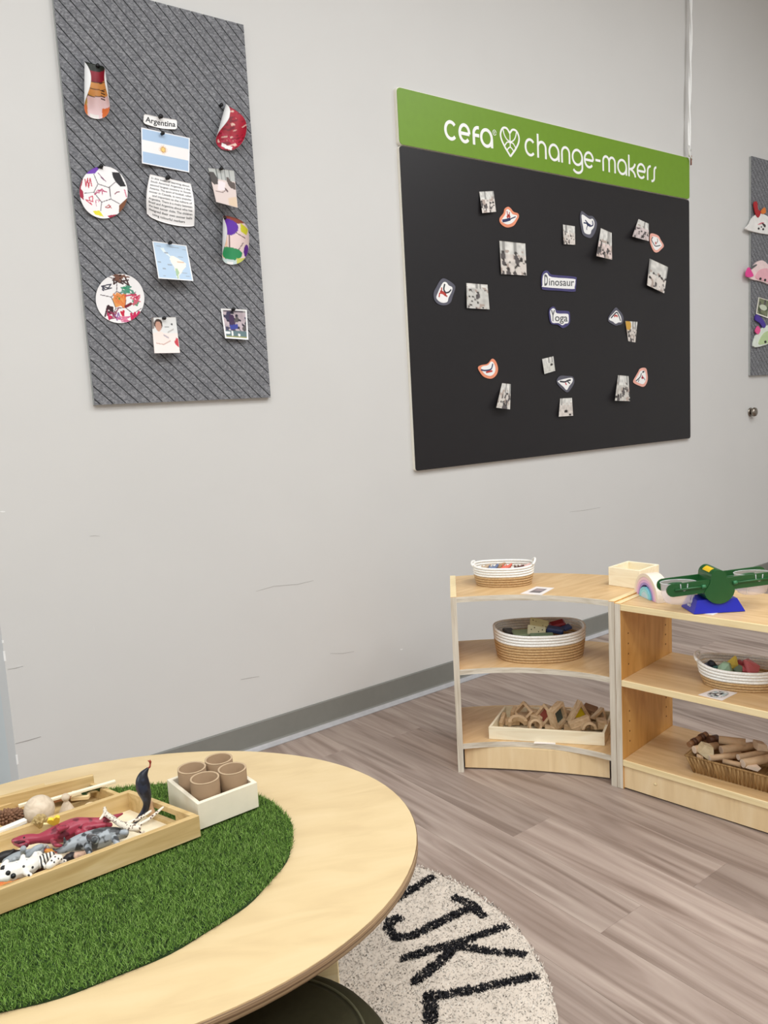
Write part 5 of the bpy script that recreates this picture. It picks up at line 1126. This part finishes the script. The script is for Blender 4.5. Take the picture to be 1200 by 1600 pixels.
a1 = animal('toy_dinosaur', 'dark red plastic dinosaur lying across the animal tray', [(125, 765, 24), (190, 762, 44), (270, 750, 46), (350, 742, 40), (450, 722, 66), (560, 690, 84), (680, 640, 80), (790, 615, 58), (900, 590, 36), (1000, 560, 26), (1092, 522, 10)], .497, M_trex,
    [([(760, 650, 34), (870, 632, 30), (985, 622, 22)], (.500, .497, .492)), ([(470, 760, 24), (500, 800, 20), (545, 806, 14)], (.500, .504, .502)), ([(700, 690, 34), (760, 700, 26), (840, 670, 18)], (.500, .494, .490)), ([(130, 790, 14), (180, 805, 20), (230, 800, 26)], (.492, .492, .494)), ([(540, 660, 30), (600, 640, 20)], (.512, .516))])
animal('toy_boar', 'grey plastic horned animal lying in front of the dinosaur', [(505, 858, 22), (560, 845, 32), (620, 808, 50), (720, 775, 68), (830, 755, 82), (930, 730, 80), (1030, 705, 60), (1110, 700, 40)], .490, M_grey,
    [([(780, 810, 34), (795, 860, 26), (805, 885, 28)], (.500, .500, .498)), ([(1020, 740, 32), (1040, 775, 26), (1045, 790, 28)], (.502, .500, .498)), ([(585, 790, 18), (575, 745, 10), (572, 722, 4)], (.502, .512, .516)), ([(800, 730, 30), (835, 745, 30), (850, 760, 32)], (.512, .518, .520)), ([(1080, 690, 24), (1125, 690, 28)], (.502, .502)), ([(500, 850, 12), (470, 835, 8)], (.496, .498))])
animal('toy_giraffe', 'spotted plastic giraffe lying near the tray handle', [(935, 470, 14), (945, 520, 22), (1000, 560, 24), (1070, 610, 26), (1150, 640, 34), (1230, 650, 30)], .508, M_gir,
    [([(930, 520, 14), (905, 560, 13), (890, 575, 12)], (.508, .504, .502)), ([(1130, 610, 18), (1250, 560, 14), (1345, 500, 13)], (.510, .512, .514)), ([(1200, 640, 18), (1330, 570, 15), (1455, 465, 12)], (.508, .510, .512)), ([(1200, 670, 14), (1260, 690, 10), (1290, 680, 8)], (.500, .497, .496))])
d0 = P5(125, 765, .497)
MB().tube([tuple(P5(128, 776, .508)-d0), tuple(P5(170, 778, .511)-d0), tuple(P5(225, 770, .509)-d0)], [.0012, .0030, .0012], 8).build('mouth', plain('mouth_dark', (74, 16, 28), .5), a1)
MB().blob(tuple(P5(215, 735, .5085)-d0), .0016, 6).build('eye', M_black, a1)
dg_ = animal('toy_dalmatian', 'white black-spotted plastic dog lying at front of tray', [(20, 1075, 50), (75, 1055, 78), (140, 1030, 70), (220, 1005, 74), (290, 975, 60), (340, 900, 40)], .504, M_dal, [([(30, 990, 26), (60, 955, 22)], (.508, .512)), ([(60, 1090, 34), (10, 1100, 26)], (.512, .514)), ([(190, 960, 22), (200, 915, 18), (206, 905, 20)], (.508, .516, .518)), ([(280, 940, 22), (310, 890, 18), (318, 880, 20)], (.506, .512, .514)), ([(230, 1050, 24), (270, 1070, 18)], (.504, .502))])
e0 = P5(20, 1075, .504)
for (x_, y_, z_, r_) in ((72, 1052, .519, .0038), (30, 1010, .514, .0045), (118, 1078, .512, .0042)): MB().blob(tuple(P5(x_, y_, z_)-e0), r_, 6).build('dark_patch', M_black, dg_)
animal('toy_tiger', 'white striped plastic tiger beside the spotted dog', [(300, 990, 34), (350, 960, 46), (390, 930, 44), (430, 910, 36), (460, 890, 28)], .502, M_zeb, [([(400, 990, 22), (440, 1000, 20)], (.498, .496))])
animal('toy_pup', 'small black and white plastic dog at right of the tiger', [(440, 985, 30), (470, 960, 36), (500, 930, 40), (530, 920, 30)], .506, pattern('pup', 'voronoi', (40, 36, 36), (234, 226, 214), 140, .22, .45), [([(520, 960, 18), (580, 945, 16)], (.500, .498))])
animal('toy_elephant', 'grey plastic elephant on its back at left of tray', [(60, 960, 40), (130, 930, 50), (230, 900, 52), (320, 880, 46), (390, 840, 26)], .488, plain('elephant_grey', (150, 156, 160), .45), [([(205, 880, 22), (205, 840, 22), (208, 835, 26)], (.500, .514, .518)), ([(150, 930, 22), (125, 930, 20)], (.504, .514)), ([(260, 890, 30), (320, 840, 30), (365, 815, 24)], (.502, .508, .510)), ([(50, 960, 26), (60, 945, 22)], (.504, .512))])
animal('toy_fish', 'orange plastic animal at the left front of the tray', [(-20, 1185, 34), (40, 1165, 40), (110, 1130, 34), (170, 1100, 22)], .492, pattern('orange_red', 'noise', (216, 84, 58), (236, 148, 60), 40, .5, .4))
animal('toy_cow', 'black and pink plastic animal under the grey horned one', [(560, 960, 20), (620, 905, 34), (700, 900, 34), (760, 880, 26)], .482, pattern('cow', 'noise', (30, 24, 26), (214, 176, 150), 40, .52, .45), [([(480, 860, 16), (500, 900, 20), (480, 930, 18)], (.490, .486, .484))])
animal('toy_rooster', 'small orange and red plastic bird near the boar head', [(410, 850, 18), (450, 860, 24), (490, 865, 26)], .490, pattern('rooster', 'noise', (176, 50, 56), (224, 150, 60), 70, .5, .45))
animal('toy_bull', 'dark brown plastic animal under the spotted dog', [(200, 1090, 30), (300, 1060, 36), (420, 1020, 34), (500, 1000, 24)], .482, plain('brown_plastic', (88, 52, 38), .45))
animal('toy_bear', 'black plastic animal lying at far left behind the elephant', [(-30, 930, 36), (40, 905, 46), (120, 885, 40), (170, 868, 24)], .486, plain('toy_black', (30, 26, 26), .45), [([(90, 880, 20), (120, 850, 16)], (.490, .494))])
animal('toy_wolf', 'grey brown plastic animal behind the striped tiger', [(300, 870, 30), (350, 840, 38), (400, 830, 34), (430, 850, 20)], .484, pattern('wolf', 'noise', (110, 106, 100), (178, 176, 172), 60, .5, .45), [([(400, 820, 14), (420, 800, 8)], (.494, .500))])
# rearing dark snake
zz4 = Zt(4.444, 150, 1170); an = pz(*zz4(285, 515), .490)[:2]; K4 = 1.16e-3/4.444
sp_ = [(262, 520, 12), (300, 480, 18), (338, 430, 24), (352, 380, 26), (348, 330, 38), (328, 270, 50), (322, 220, 46), (330, 180, 32), (348, 152, 18), (358, 140, 12)]
an2 = np.array([.452, 1.386])
so = chunk('toy_snake', 'dark toy snake rearing up with a red forked tongue', 'toy animal', [pv(*zz4(x, y), an2) for x, y, r in sp_], [r*K4 for x, y, r in sp_], M_navy, GA, .0015)
tg = MB(); f4 = lambda x, y: tuple(pv(*zz4(x, y), an2)-pv(*zz4(*sp_[0][:2]), an2))
tg.tube([f4(358, 140), f4(374, 125), f4(377, 105)], .0016, 6).tube([f4(377, 108), f4(372, 90), f4(362, 82)], .0012, 6).tube([f4(377, 108), f4(381, 90), f4(374, 78)], .0012, 6)
tg.build('tongue', plain('tongue_red', (150, 54, 40), .5), so)
chunk('wooden_peg', 'pale wooden peg leaning behind the snake in tray', 'peg', [pv(*zz4(385, 440), an2+.01), pv(*zz4(372, 400), an2+.01), pv(*zz4(380, 370), an2+.01)], [.0075, .006, .004], plain('peg_tan', (198, 160, 124), .5), None, .0015)
# loose parts of the rear tray
GL = 'wooden loose parts in the rear tray'
def lathe_obj(name, label, cat, c, prof, mt, rot=(0, 0, 0), group=GL):
    o = MB().lathe(prof, 24).build(name, mt); o.location = tuple(c); o.rotation_euler = rot; return tag(o, label, cat, group)
M_pale = wood('pale_turned', (196, 176, 150), (214, 196, 172), (226, 210, 188), (30, 30, 60), .55)
c = P5(350, 490, .502); R1 = 132*KP
lathe_obj('wooden_ball', 'large turned wooden ball in the rear tray', 'ball', c, [(0.0001, -R1)]+[(R1*math.cos(math.radians(a)), R1*math.sin(math.radians(a))) for a in range(-75, 76, 15)]+[(.0001, R1)], M_pale)
c = P5(352, 600, .500); mb = MB()
for i in range(46):
    a = rng.random()*2*math.pi; ti = .25+1.1*rng.random(); rr_ = 72*KP; d = (rr_*math.sin(ti)*math.cos(a), rr_*math.sin(ti)*math.sin(a)-.004, rr_*math.cos(ti)*1.1)
    mb.tube([(0, 0, -.008), (d[0]*.6, d[1]*.6, d[2]*.5), d], [.004, .003, .0014], 6)
o = mb.build('dried_pod', plain('dried_flower', (178, 154, 104), .8, var=.2)); o.location = tuple(c); tag(o, 'dried fibrous seed pod in front of wooden ball', 'seed pod', GL)
c = P5(597, 480, .478); s = KP
lathe_obj('peg_doll', 'cone shaped wooden peg doll with round head', 'peg doll', (c[0], c[1], GZ+.0055), [(84*s, 0), (80*s, .003), (46*s, .018), (22*s, .026), (20*s, .0275), (34*s, .031), (38*s, .0345), (33*s, .0385), (20*s, .041), (.0001, .042)], M_pale)
lathe_obj('wooden_dome', 'pale wooden dome at right end of rear tray', 'block', (*P5(800, 430, .488)[:2], GZ+.0055), [(84*s, 0), (84*s, .006), (70*s, .014), (40*s, .020), (.0001, .022)], wood('dome_wood', (222, 194, 150), (234, 208, 166), (242, 220, 182), (30, 30, 60), .55))
def stick(name, label, a, b, za, zb, wd, th, mt, group=GL, cat='stick'):
    p, q = P5(*a, za), P5(*b, zb); d = q-p; L = np.linalg.norm(d); o = MB().box(0, L, -wd/2, wd/2, -th/2, th/2, bev=min(wd, th)*.15).build(name, mt); o.location = tuple(p)
    o.rotation_euler = (0, -math.asin(d[2]/L), math.atan2(d[1], d[0])); return tag(o, label, cat, group)
p_, q_ = P5(-40, 440, .488), P5(838, 225, .488)
stick('wooden_plank', 'long plank standing on edge along the rear tray back', (-260, 488), (838, 226), .495, .495, .008, .026, M_traywood, cat='plank')
stick('wooden_stick', 'thin pale stick lying across the rear tray', (440, 402), (1030, 232), .500, .500, .008, .005, M_pinepale)
stick('wooden_stick', 'thin wooden slat lying on table behind the rear tray', (-120, 420), (400, 268), TZ+.004, TZ+.004, .012, .006, M_traywood)
stick('wooden_stick', 'white stick at the left front of rear tray', (-30, 690), (232, 582), .502, .502, .012, .008, M_white)
stick('wooden_stick', 'short pale stick behind the wooden ball', (165, 455), (262, 425), .496, .496, .006, .006, M_pinepale)
stick('wooden_stick', 'flat pale wooden strip beside the dome', (640, 380), (800, 365), .486, .486, .014, .008, M_pine)
stick('wooden_stick', 'brown wooden strip behind the peg doll', (460, 400), (760, 330), .480, .480, .022, .006, plain('brown_strip', (140, 92, 58), .6))
stick('wooden_stick', 'pale wooden strip at the back right corner of rear tray', (640, 345), (900, 300), .484, .484, .008, .008, M_pinepale)
mb = MB(); c = P5(825, 330, .488)
mb.tube([(.016*math.cos(a), .010*math.sin(a), .004*math.sin(a)) for a in np.linspace(0, math.pi*1.2, 12)], .005, 8); o = mb.build('green_ring', plain('dark_green_ring', (48, 76, 34), .7)); o.location = tuple(c); tag(o, 'dark green curved piece beside the wooden dome', 'loose part', GL)
for i, (lb, x, y) in enumerate((('brown pine cone at left edge of the rear tray', 45, 560), ('brown pine cone right of the leftmost pine cone', 130, 545))):
    mb = MB(); c = P5(x, y, .500)
    for k in range(60):
        t_ = k/60; a = k*2.4; r_ = .013*math.sin(math.pi*(.12+.8*t_))+.002; zz_ = -.014+.030*t_
        p = Vector((r_*math.cos(a), r_*math.sin(a), zz_)); mb.tube([(0, 0, zz_-.003), tuple(p*.75), tuple(p+Vector((0, 0, .003)))], [.003, .0035, .0016], 5)
    o = mb.build('pine_cone', plain('cone_brown', (128, 92, 68), .8, var=.25)); o.location = tuple(c); o.rotation_euler = (.5+i, .4, i); tag(o, lb, 'pine cone', GL)
hp_ = [(.0, -.011), (.009, .0), (.011, .006), (.007, .010), (.002, .008), (0, .005), (-.002, .008), (-.007, .010), (-.011, .006), (-.009, 0)]
o = MB().prism(hp_, -.003, .003, T=Matrix.Rotation(math.pi/2, 4, 'X')).build('wooden_heart', plain('heart_yellow', (240, 208, 70), .5)); o.location = tuple(P5(490, 590, .512)); o.rotation_euler = (.35, -.25, -.5); tag(o, 'small yellow heart leaning on tray wall by the dinosaur', 'toy', None)
o = MB().prism([(-.016, -.012), (.014, -.012), (.018, .004), (-.010, .010)], -.002, .002, T=Matrix.Rotation(math.pi/2, 4, 'X')).build('cream_chip', plain('cream_chip', (236, 218, 160), .5)); o.location = tuple(P5(450, 640, .500)); o.rotation_euler = (.35, 0, -.5); tag(o, 'cream wooden chip under the yellow heart', 'toy', None)

# ------------------------------------------------------------------ round alphabet rug
rgc, RGR = np.array([.6742, 1.3610]), .5617
rg = thing('alphabet_rug', 'round cream rug with black alphabet letters under the table', 'rug', (rgc[0], rgc[1], .0005))
MB().prism([(RGR*.985*math.cos(a), RGR*.985*math.sin(a)) for a in np.linspace(0, 2*math.pi, 120, endpoint=False)], 0, .006).build('backing', plain('rug_base', (226, 214, 199), .95, var=.05, vs=60.), rg)
nr_, na_ = 110, 420; rv = np.linspace(.004, RGR, nr_)[:, None]*(1+.004*np.sin(np.arange(na_)*2*np.pi/na_*31)*(np.linspace(0, 1, nr_)[:, None]**8)); av = (np.arange(na_)*2*np.pi/na_)[None, :]
hx, hy = rv*np.cos(av), rv*np.sin(av); hz = .0105+.0016*(rng.random((nr_, na_))-.5)+.0012*vnoise(np.clip((hx/RGR+1)/2, 0, .999), np.clip((hy/RGR+1)/2, 0, .999), 70, 8); hz[-1] = .003; hz[-2] = .0085
I_ = np.arange(nr_*na_).reshape(nr_, na_); Q_ = np.stack([I_[:-1], I_[1:], np.roll(I_, -1, 1)[1:], np.roll(I_, -1, 1)[:-1]], -1).reshape(-1, 4)
MB().add(np.stack([hx, hy, hz], -1).reshape(-1, 3).tolist(), Q_.tolist()+[list(range(na_))], 0, True).build('pile_ground', plain('rug_pile', (214, 201, 186), .95, var=.07, vs=26., spec=.1, bump=.5), rg)
zr = Zt(2.222, 360, 1330)
def rp3(x, y): q = pz(*zr(x, y), .016); return np.array([q[0]-rgc[0], q[1]-rgc[1]])
LET = {'I': [([(697, 88), (560, 172), (500, 206)], .019)], 'J': [([(785, 158), (835, 180), (872, 215)], .021), ([(832, 192), (740, 235), (630, 290), (575, 295), (546, 265), (555, 238), (582, 230)], .020)],
       'K': [([(950, 258), (860, 290), (775, 320), (700, 335), (605, 368)], .018), ([(780, 325), (720, 385), (645, 445)], .020), ([(790, 325), (880, 340), (1012, 352)], .017)],
       'L': [([(1055, 430), (940, 455), (820, 480), (685, 503)], .018), ([(692, 500), (697, 540), (695, 578)], .024)]}
n = 110000; rr = np.sqrt(rng.random(n)); th = rng.random(n)*2*np.pi; PT = np.stack([rr*np.cos(th)*RGR, rr*np.sin(th)*RGR], -1)
mask = np.zeros(n, int)
for i, (k, strokes) in enumerate(LET.items()):
    for ln_, wd in strokes: mask[near(PT[:, 0]+.0012*np.sin(PT[:, 1]*900), PT[:, 1], [tuple(rp3(*p)) for p in ln_], wd*.58)] = i+1
FM = fibre_mat('rug_fibre', .16)
keep = (mask == 0) & (rng.random(n) < .55)
blades('pile', PT[keep], .0050, .0040, .0055, ((228, 216, 202), (236, 225, 210), (220, 207, 192), (238, 229, 216), (210, 196, 181)), FM, rg, .0095)
for i, k in enumerate(LET):
    q = PT[mask == i+1]; q = np.concatenate([q, q+rng.normal(0, .0012, q.shape), q+rng.normal(0, .0012, q.shape)])
    blades('letter', q, .0055, .0062, .0055, ((34, 33, 36), (46, 45, 48), (28, 27, 30), (62, 60, 62)), FM, rg, .0100)['label'] = 'black letter %s' % k

# ------------------------------------------------------------------ floor cushion
M_olive = plain('olive_canvas', (50, 47, 30), .85, var=.08, vs=90., spec=.15, bump=.15)
pf = thing('floor_pouf', 'dark olive round pouf seat under the table front', 'pouf', (.438, .957, .0125))
PH = .29
MB().lathe([(.0001, 0), (.175, 0), (.190, .012), (.200, .06), (.203, .15), (.201, .235), (.196, PH-.028), (.184, PH-.011), (.168, PH-.002), (.158, PH)], 48).build('side', M_olive, pf)
MB().lathe([(.158, PH-.001), (.145, PH+.003), (.10, PH+.008), (.0001, PH+.010)], 48).build('seat_top', M_olive, pf)
MB().tube([(.158*math.cos(a), .158*math.sin(a), PH) for a in np.linspace(0, 2*math.pi, 64, endpoint=False)], .0022, 8, True).build('piping', plain('olive_piping', (78, 76, 54), .8), pf)
